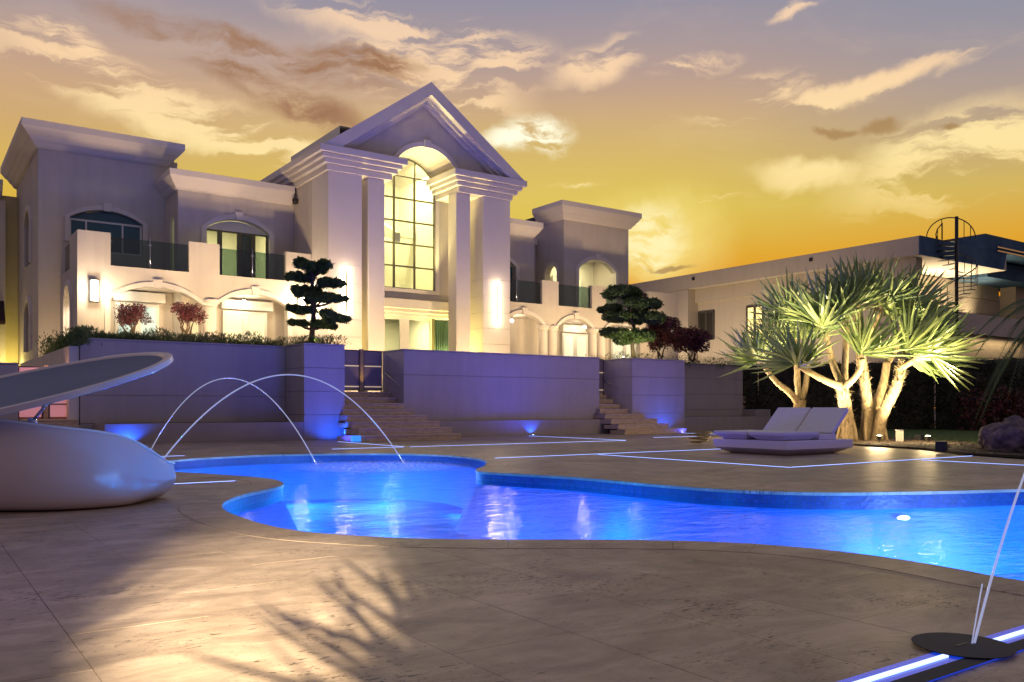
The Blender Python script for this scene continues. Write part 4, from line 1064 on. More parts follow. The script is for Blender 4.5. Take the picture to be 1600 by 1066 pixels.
# tall block right (front at y 34.0)
XR0, XR1, YR2 = 27.16, 31.54, 34.0
wall_y('wall', XR0, XR1, 5.4, 10.75, YR2, YR2 + .3, [arch_hole(28.1, 30.6, 5.62, 8.05, 8.62)])
wall_x('side_wall', [(YR2 + .3, 5.4), (37.2, 5.4), (37.2, 10.75), (YR2 + .3, 10.75)], XR0, XR0 + .3, [[(34.52, 5.7)] + arcpts(34.52, 35.5, 7.75, 8.28) + [(35.5, 5.7)]])
wall_x('side_wall', [(YR2 + .3, 5.4), (40, 5.4), (40, 10.75), (YR2 + .3, 10.75)], XR1 - .3, XR1)
surround(28.1, 30.6, 8.05, 8.62, YR2, .18, .07, legs=5.62)
V(MB().prism([(34.36, 5.7)] + arcpts(34.36, 35.66, 7.75, 8.44) + [(35.66, 5.7), (35.5, 5.7)] + arcpts(34.52, 35.5, 7.75, 8.28)[::-1] + [(34.52, 5.7)], XR0 - .06, XR0 + .01, 'x'), 'arch_surround', 'trim_white')
cornice('cornice', [(.12, 10.45, 10.6), (.24, 10.6, 10.76), (.36, 10.76, 10.92), (.50, 10.92, 11.26)], XR0, XR1, YR2, 36.0)
V(MB().box(XR0 + .02, XR1, 36.01, 42.5, 10.3, 11.0), 'roof', 'roof_dark')
# lit loggia with doors
V(MB().box(XR0 + .3, XR1 - .3, 36.5, 36.7, 5.4, 10.5), 'loggia_wall', 'room_wall'); V(MB().box(XR0 + .3, XR1 - .3, YR2 + .3, 36.5, 9.0, 9.1), 'loggia_ceiling', 'room_wall')
frame_window(28.3, 30.3, 5.65, 8.05, 36.35, 3, 1, 'white_pvc', 'lit_glass', 'loggia_door', fw=.1, bar=.1)
area('room_light', (29.3, 35.3, 8.9), (29.3, 35.3, 0), YEL, 75, .8, .8)
# glow of the unbuilt rooms behind the porch doors is emission in the glass; soft porch fill from the recessed ceiling spots
for x, y, e_ in ((5.6, 33.3, 10), (8.0, 33.3, 22), (12.0, 33.3, 22), (21.9, 33.0, 22), (25.6, 33.0, 20), (29.6, 33.0, 25)):
    spot('porch_spot', (x, y, 5.27), (x, y + .2, 0), WHT, e_ * 1.2, 120, .8, .05)

# warm wall-wash lights standing in the planters and on the terrace before the facade
for (x, y, z, tx, e_) in ((6.6, 29.2, 3.3, 6.8, 150), (9.2, 29.2, 3.3, 9.0, 150), (11.6, 28.6, 3.3, 12.4, 150), (15.0, 27.8, 1.75, 14.2, 190), (19.4, 27.8, 1.75, 20.4, 190), (24.6, 28.8, 3.3, 23.6, 130), (27.6, 28.8, 3.3, 27.0, 130), (30.4, 28.8, 3.3, 30.0, 110), (4.6, 33.4, 1.8, 4.4, 60)):
    spot('facade_wash', (x, y, z), (tx, y + 4, z + 3.0), (1, .70, .36), e_ * 3.8, 125, 1.0, .15)

spot('side_arch_fill', (5.6, 34.4, 4.9), (5.3, 34.0, 2.5), (1, .84, .62), 260, 150, .8, .08)  # spot added inside the porch to brighten the side arch
V(MB().box(5.9, 5.95, 32.6, 34.0, TZ, 5.3), 'porch_glow_panel', 'room_white')  # panel added behind the side arch so the opening reads as lit
# ------------------------------------------------------------------ neighbouring house
nb = thing('neighbour_house', 'long low modern house with flat overhanging roof beyond the hedge', 'house', (48, 30, 0))
NO = Vector((48, 30, 0))
def NBP(mb, name, m, parent=None, **k):
    o = mb.obj(name, m, None, **k); o.parent = nb if parent is None else parent
    for v in o.data.vertices: v.co -= NO
    return o
NBP(MB().box(44, 53.5, 25.05, 60, 9.1, 10.1), 'roof_slab', 'neighbour_stucco', bevel=.02)
NBP(MB().prism([(44.0, 10.1), (53.4, 10.1), (53.0, 9.1), (43.98, 9.08)], 24.98, 25.045), 'front_fascia', 'blue_fascia')
NBP(MB().prism([(50.9, 10.12), (60, 10.12), (60, 11.0), (50.9, 11.0)], 25.0, 40), 'upper_roof', 'blue_fascia')
NBP(MB().box(54.2, 62, 26.5, 40, 9.0, 10.0), 'upper_roof', 'blue_fascia')
for a in (0, .22): NBP(MB().box(52.2, 56, 24.93, 24.99, 10.1 + a, 10.17 + a), 'fascia_rail', 'steel')
for (y, z) in ((31.7, 9.75), (41.0, 9.75)): NBP(MB().box(43.97, 44.01, y - .12, y + .12, z - .1, z + .1), 'scupper', 'black_box')
NBP(MB().box(44.7, 45.3, 25.6, 60, 8.2, 9.09), 'wall_band', 'neighbour_stucco')
NBP(MB().box(45.0, 45.4, 28.5, 60, 0, 8.2), 'west_wall', 'neighbour_stucco')
NBP(MB().box(45.01, 46.19, 25.9, 28.49, 0, 5.58), 'lower_wall', 'neighbour_stucco')
NBP(MB().box(44.0, 44.99, 41.5, 60, 0, 9.08), 'west_wall', 'neighbour_stucco')
def nwin(y0, y1, z0, z1, X=44.99, lit=False):
    fr = NBP(MB().box(X - .06, X, y0, y0 + .14, z0, z1).box(X - .06, X, y1 - .14, y1, z0, z1).box(X - .06, X, y0 + .14, y1 - .14, z1 - .14, z1).box(X - .06, X, (y0 + y1) / 2 - .1, (y0 + y1) / 2 + .1, z0, z1 - .14), 'window', 'dark_frame')
    NBP(MB().box(X - .03, X - .02, y0 + .1, y1 - .1, z0, z1 - .1), 'pane', 'lit_pane' if lit else 'far_pane', fr)
nwin(40.0, 41.45, 5.6, 7.6); nwin(35.9, 37.3, 5.6, 7.6, lit=True)
nwin(42.3, 43.2, 5.2, 7.0, 43.99); nwin(46.0, 48.5, 5.2, 6.9, 43.99)
# terrace under the roof: floor, parapet, clad walls, lit ceiling
NBP(MB().box(45.4, 66, 25.3, 34, 5.6, 6.15), 'terrace_slab', 'neighbour_stucco')
NBP(MB().box(46.2, 66, 25.2, 25.29, 5.2, 6.35), 'terrace_edge', 'neighbour_stucco')
NBP(MB().box(45.41, 66, 31.0, 31.3, 6.15, 9.09), 'terrace_wall', 'stone_clad')
for i in range(3):
    NBP(MB().box(50.2, 60, 28.6 - .01 * i, 28.8, 6.16 + i * .97, 7.10 + i * .97), 'cladding_panel', 'stone_clad', bevel=.01)
NBP(MB().box(49.85, 50.15, 28.5, 28.8, 6.16, 9.08), 'cladding_panel', 'stone_clad')
NBP(MB().box(60.2, 66, 27.6, 28.6, 6.16, 9.2), 'terrace_wall', 'stone_clad')
NBP(MB().box(47.0, 49.4, 30.9, 30.99, 6.16, 8.3), 'door', 'dark_frame')
NBP(MB().box(46, 66, 25.4, 25.8, 1, 5.55), 'lower_wall', 'stone_clad')
spot('neighbour_light', (49.9, 28.2, 6.3), (49.9, 28.45, 9), (1, .78, .42), 420, 80, .6, .06)
spot('neighbour_light', (46.8, 29.9, 6.3), (46.9, 30.9, 8.2), (1, .80, .5), 500, 110, .6, .06)
spot('neighbour_light', (56.0, 27.0, 6.4), (54.5, 28.6, 8.2), (1, .80, .5), 300, 140, .8, .08)
area('neighbour_light', (51, 27.2, 6.3), (51, 27.2, 10), (1, .80, .5), 420, 6, 1.5)
area('neighbour_light', (52, 25.0, 4.95), (52, 25.35, 3.5), (1, .75, .4), 60, 8, .2)
for yy in (31, 36, 41): spot('neighbour_light', (40.6, yy, 3.3), (45, yy, 7), (1, .76, .46), 650, 130, 1.0, .15)  # spots added above the hedge to brighten the west wall
# spiral stair up to the roof
sp = thing('spiral_staircase', 'black iron spiral staircase rising to the neighbour roof', 'spiral stairs', (46.3, 24.25, 6.15), -TH)
MB().tube([(0, 0, -1.5), (0, 0, 5.1)], .09, 10).obj('centre_pole', 'black_metal', sp, smooth=True)
R_ = 1.0; n_ = 17; hp = []
for k in range(n_):
    a = -2.9 + k * .40; z = .2 + k * .222
    c, s_ = math.cos(a), math.sin(a); c2, s2 = math.cos(a + .38), math.sin(a + .38)
    MB().prism([(c * .08, s_ * .08), (c * R_, s_ * R_), (c2 * R_, s2 * R_), (c2 * .08, s2 * .08)], z - .04, z, 'z').obj('tread', 'black_metal', sp)
    MB().tube([(c * R_, s_ * R_, z), (c * R_, s_ * R_, z + .92)], .02, 5).obj('baluster', 'black_metal', sp)
    hp.append((c * R_, s_ * R_, z + .92))
MB().tube(hp, .032, 6).obj('handrail', 'black_metal', sp, smooth=True)
MB().tube([(-.25 + 1.32 * math.cos(PI * i / 20), .1, 3.95 + 1.12 * math.sin(PI * i / 20)) for i in range(21)], .03, 6).obj('guard_hoop', 'black_metal', sp, smooth=True)
for x in (-.75, .45, .8):
    MB().tube([(x, .1, 3.9), (x, .1, 3.95 + 1.12 * math.sqrt(max(0, 1 - ((x + .25) / 1.32) ** 2)))], .022, 5).obj('guard_bar', 'black_metal', sp)

# ------------------------------------------------------------------ lawn, bed, hedge
LP = [(17.9, 7.0), (18.35, 9.4), (19.8, 11.1), (20.4, 13.1), (21.7, 16.1), (26.1, 19.4), (33.25, 23.2), (33.25, 26.5), (42, 26.5), (46, -12), (17.5, -12)]
lw = MB(); sheet_with_hole(lw, LP, [], .012); lw.raw = True; struct('lawn', lw, 'lawn')
bedp = [(18.2, 7.6), (18.35, 9.4), (19.8, 11.1), (20.4, 13.1), (21.7, 16.1), (26.1, 19.4), (27.2, 18.2), (25.8, 15.2), (24.4, 12.6), (21.6, 10.2), (20.4, 7.2)]
md_ = MB(); md_.prism(bedp, -.01, .045, 'z'); struct('planting_bed', md_, 'mulch')
ch = MB(); rr = random.Random(5)
for _ in range(5200):
    x, y = rr.uniform(18, 27), rr.uniform(7.3, 19.2)
    if not inside((x, y), bedp): continue
    a = rr.uniform(0, PI); s_ = rr.uniform(.02, .055); c, s2 = math.cos(a) * s_, math.sin(a) * s_; z = .045 + rr.uniform(0, .03)
    ch.add([(x - c, y - s2, z), (x + s2 * .4, y - c * .4, z + .015), (x + c, y + s2, z + rr.uniform(0, .03)), (x - s2 * .4, y + c * .4, z + .01)], [(0, 1, 2, 3)])
tag(ch.obj('bark_chips', 'mulch'), 'brown bark chips scattered over the planting bed', None, kind='stuff')
gb = MB()
for _ in range(16000):
    x, y = rr.uniform(19, 36), rr.uniform(5, 22)
    if not inside((x, y), LP) or inside((x, y), bedp): continue
    a = rr.uniform(0, 6.28); h_ = rr.uniform(.03, .07)
    gb.add([(x - .008, y, .012), (x + .008, y, .012), (x + .03 * math.cos(a), y + .03 * math.sin(a), .012 + h_)], [(0, 1, 2)])
tag(gb.obj('grass', 'grass_blade'), 'short green grass of the lawn', None, kind='stuff')
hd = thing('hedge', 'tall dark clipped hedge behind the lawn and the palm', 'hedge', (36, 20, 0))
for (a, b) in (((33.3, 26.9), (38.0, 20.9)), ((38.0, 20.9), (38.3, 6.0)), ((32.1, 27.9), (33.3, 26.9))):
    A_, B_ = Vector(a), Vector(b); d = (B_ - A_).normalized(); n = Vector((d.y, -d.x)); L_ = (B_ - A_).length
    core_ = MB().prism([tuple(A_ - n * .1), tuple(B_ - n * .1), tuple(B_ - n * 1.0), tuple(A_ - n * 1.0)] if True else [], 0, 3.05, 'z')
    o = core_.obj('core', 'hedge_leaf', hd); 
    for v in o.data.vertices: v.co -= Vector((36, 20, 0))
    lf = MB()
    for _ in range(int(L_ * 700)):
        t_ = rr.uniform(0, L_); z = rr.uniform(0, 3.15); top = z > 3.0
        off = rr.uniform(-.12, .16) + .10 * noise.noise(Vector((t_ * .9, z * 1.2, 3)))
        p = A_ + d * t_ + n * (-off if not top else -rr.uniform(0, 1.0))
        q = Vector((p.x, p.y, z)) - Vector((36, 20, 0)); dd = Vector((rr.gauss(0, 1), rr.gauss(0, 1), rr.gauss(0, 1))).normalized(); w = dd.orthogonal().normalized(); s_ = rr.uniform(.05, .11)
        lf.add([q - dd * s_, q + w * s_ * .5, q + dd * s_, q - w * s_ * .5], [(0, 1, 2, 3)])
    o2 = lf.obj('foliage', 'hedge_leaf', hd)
# reddish dry plants low before the hedge at right
dp = MB()
for _ in range(1500): leafcloud(dp, (37.2 + rr.uniform(-.3, .3), rr.uniform(15.5, 19.2), rr.uniform(.2, 1.6)), (.3, .3, .3), 1, .09, seed=rr.random())
tag(dp.obj('low_shrubs', 'darkred_leaf'), 'low dry reddish shrubs growing along the hedge foot', None, kind='stuff')

# boulder, black fixture boxes, white box by the tree
bm = bmesh.new(); bmesh.ops.create_icosphere(bm, subdivisions=5, radius=1)
for v in bm.verts:
    p = v.co.copy(); f_ = 1 + .22 * noise.noise(p * 1.6) + .14 * noise.noise(p * 4) + .05 * noise.noise(p * 11)
    v.co = Vector((p.x * .55 * f_, p.y * .62 * f_, max(-.05, p.z * .50 * f_ + .18)))
me = bpy.data.meshes.new('boulder'); bm.to_mesh(me); bm.free(); bo_ = bpy.data.objects.new('boulder', me); COL.objects.link(bo_); me.materials.append(MATS['boulder'])
bo_.location = (19.9, 9.2, .1); tag(bo_, 'rough reddish boulder in the bed at the right edge', 'boulder')
for p in me.polygons: p.use_smooth = True
t = thing('junction_box', 'small black box in the bed left of the boulder', 'fixture box', (18.55, 10.05, .04), .3)
MB().box(-.13, .13, -.1, .1, 0, .21).obj('body', 'black_box', t, bevel=.01); MB().box(-.14, .14, -.11, .11, .21, .225).obj('lid', 'black_metal', t)
t = thing('junction_box', 'small grey white box beside the palm roots', 'fixture box', (22.9, 13.6, .04), .5)
MB().box(-.13, .13, -.1, .1, 0, .32).obj('body', 'box_grey', t, bevel=.02); MB().box(-.14, .14, -.11, .11, .32, .34).obj('lid', 'steel', t)
t = thing('junction_box', 'small black box behind the warm spotlight in the bed', 'fixture box', (24.6, 14.0, .04), .2)
MB().box(-.15, .15, -.1, .1, 0, .16).obj('body', 'black_box', t, bevel=.01)
def floodlight(lab, x, y, to, e_, size=95, vis=True, col=(1, .80, .42)):
    t = thing('garden_spotlight', lab, 'spotlight', (x, y, .04))
    MB().tube([(0, 0, 0), (0, 0, .1)], .015, 8).obj('stake', 'black_metal', t)
    MB().lathe([(.001, 0), (.06, .0), (.075, .09), (.075, .11), (.001, .105)], (0, 0, .08), 18).obj('housing', 'black_metal', t)
    MB().lathe([(.001, .112), (.068, .112), (.001, .125)], (0, 0, .08), 18).obj('lens', 'spot_glow', t)
    spot('spot_lamp', (x, y, .30), to, col, e_, size, .6, .05)
    if e_ > 1: point('spot_spill', (x, y, .45), (1, .72, .36), 120, .28)  # extra point lamp added at each spotlight to warm the deck around
floodlight('warm garden spotlight glowing right of the palm roots', 22.85, 12.75, (23.9, 15.2, 4.4), 1800)
floodlight('warm garden spotlight hidden behind the daybed', 21.5, 15.6, (23.0, 15.8, 3.4), 1000)
floodlight('warm garden spotlight under the left branches', 22.3, 18.4, (23.4, 18.0, 3.4), 1300)
floodlight('warm garden spotlight in front of the palm trunks', 21.9, 13.6, (23.2, 14.9, 4.6), 1900)

# ------------------------------------------------------------------ many-headed screw palm
leafm = []
for k in range(4):
    L_ = [1.0, .92, 1.06, .86][k]; droop = [.10, .22, .05, .38][k]; w_ = .026; vs = []; n = 7
    for i in range(n + 1):
        s = i / n; x = L_ * s; z = -droop * s ** 2.4; ww = w_ * (1 - s) ** .55 * (.75 + .5 * min(1, s * 4)) if i < n else .0015
        vs += [(x, -ww, z + ww * .5), (x, 0, z), (x, ww, z + ww * .5)]
    fs = []
    for i in range(n): b = i * 3; fs += [(b, b + 3, b + 4, b + 1), (b + 1, b + 4, b + 5, b + 2)]
    me = bpy.data.meshes.new('leaf'); me.from_pydata(vs, [], fs); me.materials.append(MATS['sword_leaf']); leafm.append((me, vs, fs))
def palm(lab, base, limbs, heads, leaf_budget, seed, skirt=True):
    t = thing('screw_palm', lab, 'palm tree', base); rr = random.Random(seed); B = Vector(base)
    for nm, pts, r, m in limbs:
        P = [Vector(p) - B for p in pts]; out = []; rs = []
        for i in range(len(P) - 1):
            p0 = P[max(i - 1, 0)]; p1 = P[i]; p2 = P[i + 1]; p3 = P[min(i + 2, len(P) - 1)]
            for j in range(6):
                u = j / 6; out.append(.5 * ((2 * p1) + (p2 - p0) * u + (2 * p0 - 5 * p1 + 4 * p2 - p3) * u * u + (3 * p1 - p0 - 3 * p2 + p3) * u ** 3)); rs.append((r[i] + (r[i + 1] - r[i]) * u) * (1 + .07 * rr.uniform(-1, 1)))
        out.append(P[-1]); rs.append(r[-1])
        MB().tube(out, rs, 10).obj(nm, m, t, smooth=True)
        if nm == 'trunk' and m == 'root':      # ragged leaf-base fibres
            fb = MB()
            for _ in range(420):
                k = rr.randrange(len(out) - 2); p = out[k].lerp(out[k + 1], rr.random()); a = rr.uniform(0, 6.28); d = Vector((math.cos(a), math.sin(a), rr.uniform(-.4, 1.0))).normalized()
                q = p + Vector((math.cos(a), math.sin(a), 0)) * rs[k] * .9; w = Vector((-math.sin(a), math.cos(a), 0)) * .022; s_ = rr.uniform(.06, .2)
                fb.add([q - w, q + w, q + d * s_], [(0, 1, 2)])
            fb.obj('fibre', 'root', t)
    left = leaf_budget; spare = MB()
    nleaf = sum(max(4, h[3] // 16) for h in heads) * 17
    for (c, ax, Ls, n) in heads:
        c = Vector(c) - B; ax = Vector(ax).normalized(); u = ax.orthogonal().normalized(); v = ax.cross(u); nf = max(4, n // 16)
        for q in range(nf):
            a = q * 2.399 + rr.uniform(-.2, .2); til = .12 + 1.15 * (q / nf) ** .8
            o_ = u * math.cos(a) + v * math.sin(a)
            f_ = (ax * math.cos(til) + o_ * math.sin(til)).normalized()       # middle of the fan
            nrm = (o_ * math.cos(til) - ax * math.sin(til)).normalized(); nrm = (nrm + Vector((rr.gauss(0, .25), rr.gauss(0, .25), rr.gauss(0, .2)))).normalized()
            g_ = f_.cross(nrm).normalized(); nrm = g_.cross(f_).normalized(); st_ = c + f_ * rr.uniform(.08, .25)
            for k in range(17):
                an = (k - 8) * .15 + rr.uniform(-.03, .03)
                d = (f_ * math.cos(an) + g_ * math.sin(an) + nrm * rr.uniform(-.06, .10)).normalized()
                side = nrm.cross(d).normalized(); up = d.cross(side).normalized()
                sc = Ls * rr.uniform(.86, 1.06) * (1 - .12 * abs(an))
                M = Matrix((d * sc, side * sc * 1.3, up * sc)).transposed().to_4x4(); M.translation = st_
                me, lv, lf = leafm[rr.randrange(4)]
                if left > 0 and rr.random() < leaf_budget / nleaf * 1.1:
                    o = bpy.data.objects.new('leaf', me); COL.objects.link(o); o.parent = t; o.matrix_local = M; left -= 1
                else:
                    spare.add([M @ Vector(p) for p in lv], lf)
    if spare.v:
        o = spare.obj('foliage', 'sword_leaf', t); o['kind'] = 'stuff'
    return t
Z = lambda x, y, z: (x, y, z)
def C2W(R, F, z): return (R * math.cos(TH) + F * math.sin(TH), -R * math.sin(TH) + F * math.cos(TH), z)
def PX_(px, py, F): return C2W((px - 800) / 1354 * F, F, 1 + (637 - py) / 1354 * F)
F0 = 25.6
g0 = lambda px, F=F0: PX_(px, 637 + 1354 / F, F)
def Lm(nm, pts, r, m='bark_pale'): return (nm, [PX_(*p) for p in pts], r, m)
limbs = [Lm('trunk', [(1326, 690, 25.4), (1324, 655, 25.4), (1318, 620, 25.3), (1316, 600, 25.2)], [.20, .19, .17, .17], 'root'),
         Lm('trunk', [(1352, 690, 25.6), (1356, 640, 25.6), (1350, 590, 25.7), (1342, 530, 25.8), (1338, 470, 25.9)], [.20, .17, .15, .13, .12], 'root'),
         Lm('trunk', [(1370, 690, 25.3), (1378, 650, 25.2), (1402, 600, 25.1), (1412, 560, 25.0)], [.19, .17, .14, .12], 'root'),
         Lm('trunk', [(1362, 688, 25.9), (1366, 645, 25.9), (1380, 600, 26), (1386, 565, 26)], [.16, .14, .12, .11], 'bark_pale'),
         Lm('branch', [(1318, 606, 25.2), (1290, 595, 25.0), (1262, 580, 24.8), (1248, 572, 24.8)], [.13, .10, .085, .08]),
         Lm('branch', [(1318, 604, 25.2), (1334, 592, 24.9), (1345, 575, 24.7), (1347, 560, 24.6)], [.12, .09, .08, .08]),
         Lm('branch', [(1316, 602, 25.2), (1306, 580, 25.5), (1298, 555, 25.7), (1290, 520, 25.8)], [.12, .10, .09, .08]),
         Lm('branch', [(1318, 604, 25.3), (1320, 570, 25.5), (1322, 520, 25.6), (1318, 470, 25.6)], [.12, .10, .09, .08]),
         Lm('branch', [(1408, 575, 25.0), (1425, 565, 24.7), (1436, 552, 24.6)], [.10, .08, .07]),
         Lm('branch', [(1386, 568, 26), (1400, 545, 26.1), (1412, 510, 26.2)], [.10, .09, .08]),
         Lm('branch', [(1344, 540, 25.8), (1366, 505, 25.6), (1376, 470, 25.6)], [.11, .09, .08])]
for k in range(18):
    px = 1308 + k * 4.6 + random.uniform(-2, 2); Fk = 25.5 + .35 * math.sin(k * 1.7)
    q = 1326 if px < 1342 else (1352 if px < 1364 else 1372)
    limbs.append(Lm('prop_root', [(px, 690 + random.uniform(-1, 2), Fk), ((px * 2 + q) / 3, 665, Fk), ((px + q * 4) / 5, 642, 25.5)], [.05, .045, .045], 'root'))
heads = [((PX_(1250, 574, 24.8)), (-.5, -.2, .75), 1.6, 62), (PX_(1347, 560, 24.5), (.05, -.45, .85), 1.55, 64), (PX_(1290, 515, 25.6), (-.45, -.15, .9), 1.85, 70),
         (PX_(1318, 492, 25.5), (-.15, -.1, 1), 1.6, 84), (PX_(1343, 478, 25.9), (.0, .1, 1), 1.45, 88), (PX_(1376, 482, 25.5), (.4, -.25, .95), 1.5, 78),
         (PX_(1412, 505, 26.1), (.5, -.3, .9), 1.75, 80), (PX_(1412, 558, 24.8), (.55, -.5, .6), 1.95, 66), (PX_(1438, 560, 24.6), (.9, -.6, .40), 1.6, 50),]
palm('big many-headed screw palm lit warm from below beside the daybed', g0(1350), limbs, heads, 290, 3)
F1 = 27.5
limbs = [Lm('trunk', [(1249, 683, F1), (1249, 650, F1), (1250, 625, F1)], [.21, .19, .2]),
         Lm('branch', [(1248, 630, F1), (1232, 612, 27.3), (1212, 596, 27.1), (1194, 572, 27.0)], [.13, .10, .085, .08]),
         Lm('branch', [(1250, 628, F1), (1258, 605, 27.6), (1262, 575, 27.7), (1264, 540, 27.7)], [.13, .10, .09, .08]),
         Lm('branch', [(1250, 628, F1), (1246, 598, 27.7), (1245, 560, 27.8), (1240, 510, 27.9)], [.12, .10, .09, .08])]
heads = [(PX_(1192, 568, 27.0), (-.5, -.1, .85), 1.5, 66), (PX_(1264, 535, 27.6), (.1, -.2, 1), 1.5, 60), (PX_(1238, 500, 27.9), (-.35, .2, .95), 1.6, 76), (PX_(1215, 545, 27.3), (-.3, -.3, .8), 1.3, 44)]
palm('smaller forked screw palm at the left of the big one', PX_(1249, 637 + 1354 / F1, F1), limbs, heads, 160, 9)
# feathery palm at the right edge
t = thing('feather_palm', 'dark feathery palm hanging in at the right edge over the hedge', 'palm tree', (30.2, 12.5, 0))
MB().tube([(0, 0, 0), (.05, 0, 2.6), (.0, .1, 4.2)], [.16, .13, .12], 10).obj('trunk', 'bark', t, smooth=True)
for k in range(20):
    a = k * 2.399; el_ = .9 - (k % 7) * .22; L_ = 2.3 + .3 * (k % 3); d = Vector((math.cos(a), math.sin(a), 0)); fr = MB(); pts = []
    for i in range(9):
        s = i / 8; pts.append(Vector((0, .1, 4.2)) + d * L_ * s * math.cos(el_ * (1 - s * .6)) + Vector((0, 0, L_ * (math.sin(el_) * s - 1.25 * s * s))))
    fr.tube(pts, [.02 * (1 - i / 10) for i in range(9)], 5)
    sd = Vector((-d.y, d.x, 0))
    for i in range(46):
        s = .12 + .86 * i / 46; q = s * 8; p = pts[int(q)].lerp(pts[min(8, int(q) + 1)], q - int(q)); l_ = .46 * math.sin(PI * min(1, s * .9 + .12)) + .1
        for sg in (-1, 1):
            e2 = p + sd * sg * l_ * .7 + d * l_ * .35 + Vector((0, 0, -l_ * .62)); fr.add([p - d * .012, p + d * .012, e2], [(0, 1, 2)])
    fr.obj('frond', 'frond_leaf', t)

# ------------------------------------------------------------------ cloud-pruned pines and shrubs on the planters
def niwaki(lab, base, trunk, pads, seed, leaf='pine_leaf', n=900, size=.05):
    t = thing('pine_tree', lab, 'tree', base); B = Vector(base); rr = random.Random(seed)
    P = [Vector(p) - B for p in trunk]
    MB().tube(P, [.10 - .065 * i / (len(P) - 1) for i in range(len(P))], 9).obj('trunk', 'bark', t, smooth=True)
    for k, (c, r) in enumerate(pads):
        r = (r[0] * 1.18, r[1] * 1.1, r[2] * .95)
        c = Vector(c) - B; j = min(range(len(P)), key=lambda i: abs(P[i].z - (c.z - .15)) + .3 * (P[i] - c).length)
        mid = P[j].lerp(c, .5) - Vector((0, 0, .06))
        MB().tube([P[j], mid, c - Vector((0, 0, r[2] * .5))], [.045, .035, .02], 7).obj('limb', 'bark', t, smooth=True)
        m_ = MB()
        for q in range(10):       # each pad is a cluster of smaller tufts
            a = rr.uniform(0, 6.28); d_ = rr.uniform(.1, 1.0)
            cc = c + Vector((math.cos(a) * r[0] * d_, math.sin(a) * r[1] * d_, rr.uniform(-.5, .5) * r[2]))
            leafcloud(m_, cc, (r[0] * .42, r[1] * .42, r[2] * .9), int(n * r[0] * r[0] * 2.6 + 150), size * 1.05, .9, seed * 31 + k * 7 + q, .3, .6)
        m_.obj('foliage_pad', leaf, t)
    return t
Fp = 28.6
pp = lambda px, py, F=Fp: PX_(px, py, F)
niwaki('cloud-pruned pine with tiered pads on the left pillar against the wall lamp', pp(487, 545), [pp(487, 545), pp(488, 515), pp(491, 480), pp(486, 455), pp(490, 432), pp(480, 415)],
       [(pp(486, 415), (.48, .4, .18)), (pp(468, 432), (.34, .3, .15)), (pp(505, 416), (.30, .3, .16)), (pp(512, 441), (.42, .35, .14)), (pp(476, 455), (.36, .34, .16)), (pp(504, 466), (.50, .4, .14)), (pp(526, 467), (.28, .3, .10)),
        (pp(470, 484), (.34, .3, .13)), (pp(517, 494), (.50, .4, .14)), (pp(466, 505), (.26, .3, .09)), (pp(506, 507), (.34, .3, .12))], 11)
Fq = 36.0
pq = lambda px, py, F=Fq: PX_(px, py, F)
niwaki('dense cloud-pruned pine on the right planter before the porch', pq(992, 562), [pq(990, 562), pq(988, 540), pq(994, 520), pq(984, 495), pq(988, 470), pq(982, 455)],
       [(pq(978, 457), (.72, .55, .24)), (pq(1006, 474), (.70, .55, .20)), (pq(955, 482), (.42, .4, .16)), (pq(975, 494), (.75, .6, .20)), (pq(962, 522), (.70, .55, .17)), (pq(1012, 497), (.5, .5, .22)), (pq(1012, 524), (.6, .5, .24)), (pq(985, 532), (.45, .5, .16))], 12, n=480, size=.06)
def shrub(name, lab, base, top, rx, rz, leaf, seed, stems=4, n=1500, size=.05, flat=.8):
    t = thing(name, lab, 'shrub', base); B = Vector(base); T = Vector(top) - B; rr = random.Random(seed)
    for k in range(stems):
        a = 6.28 * k / stems + rr.random(); o_ = Vector((math.cos(a), math.sin(a), 0)); pts = []
        for i in range(6): s = i / 5; pts.append(T * s * .8 + o_ * rx * .55 * s + Vector((rr.uniform(-.09, .09), rr.uniform(-.09, .09), 0)) * (1 if 0 < i < 5 else 0))
        MB().tube(pts, [.04 - .025 * i / 5 for i in range(6)], 6).obj('stem', 'bark', t, smooth=True)
    m_ = MB()
    for q in range(26):
        a = rr.uniform(0, 6.28); d_ = rr.uniform(.1, 1.0); cc = T + Vector((math.cos(a) * rx * d_, math.sin(a) * rx * d_, rr.uniform(-.8, .6) * rz))
        leafcloud(m_, cc, (rx * .36, rx * .36, rz * .42), n // 26, size, flat, seed * 17 + q, .3)
    m_.obj('foliage', leaf, t)
shrub('bougainvillea', 'small red leaved shrub on the dark wall, left of the two', pp(201, 535, 30), pp(202, 490, 30), .58, .36, 'red_leaf', 21, 6, 4200, .036)
shrub('bougainvillea', 'red flowering shrub with twisted stems, right of the two', pp(291, 535, 30), pp(292, 487, 30), .58, .36, 'red_leaf', 22, 6, 4200, .036)
shrub('red_shrub', 'dark red rounded shrub just right of the right pine', pq(1032, 566, 38), pq(1030, 519, 38), .78, .72, 'darkred_leaf', 23, 4, 4200, .07)
shrub('red_shrub', 'dark red flat topped shrub at the right end of the planter', pq(1082, 566, 38), pq(1081, 528, 38), .80, .56, 'darkred_leaf', 24, 4, 4200, .07)
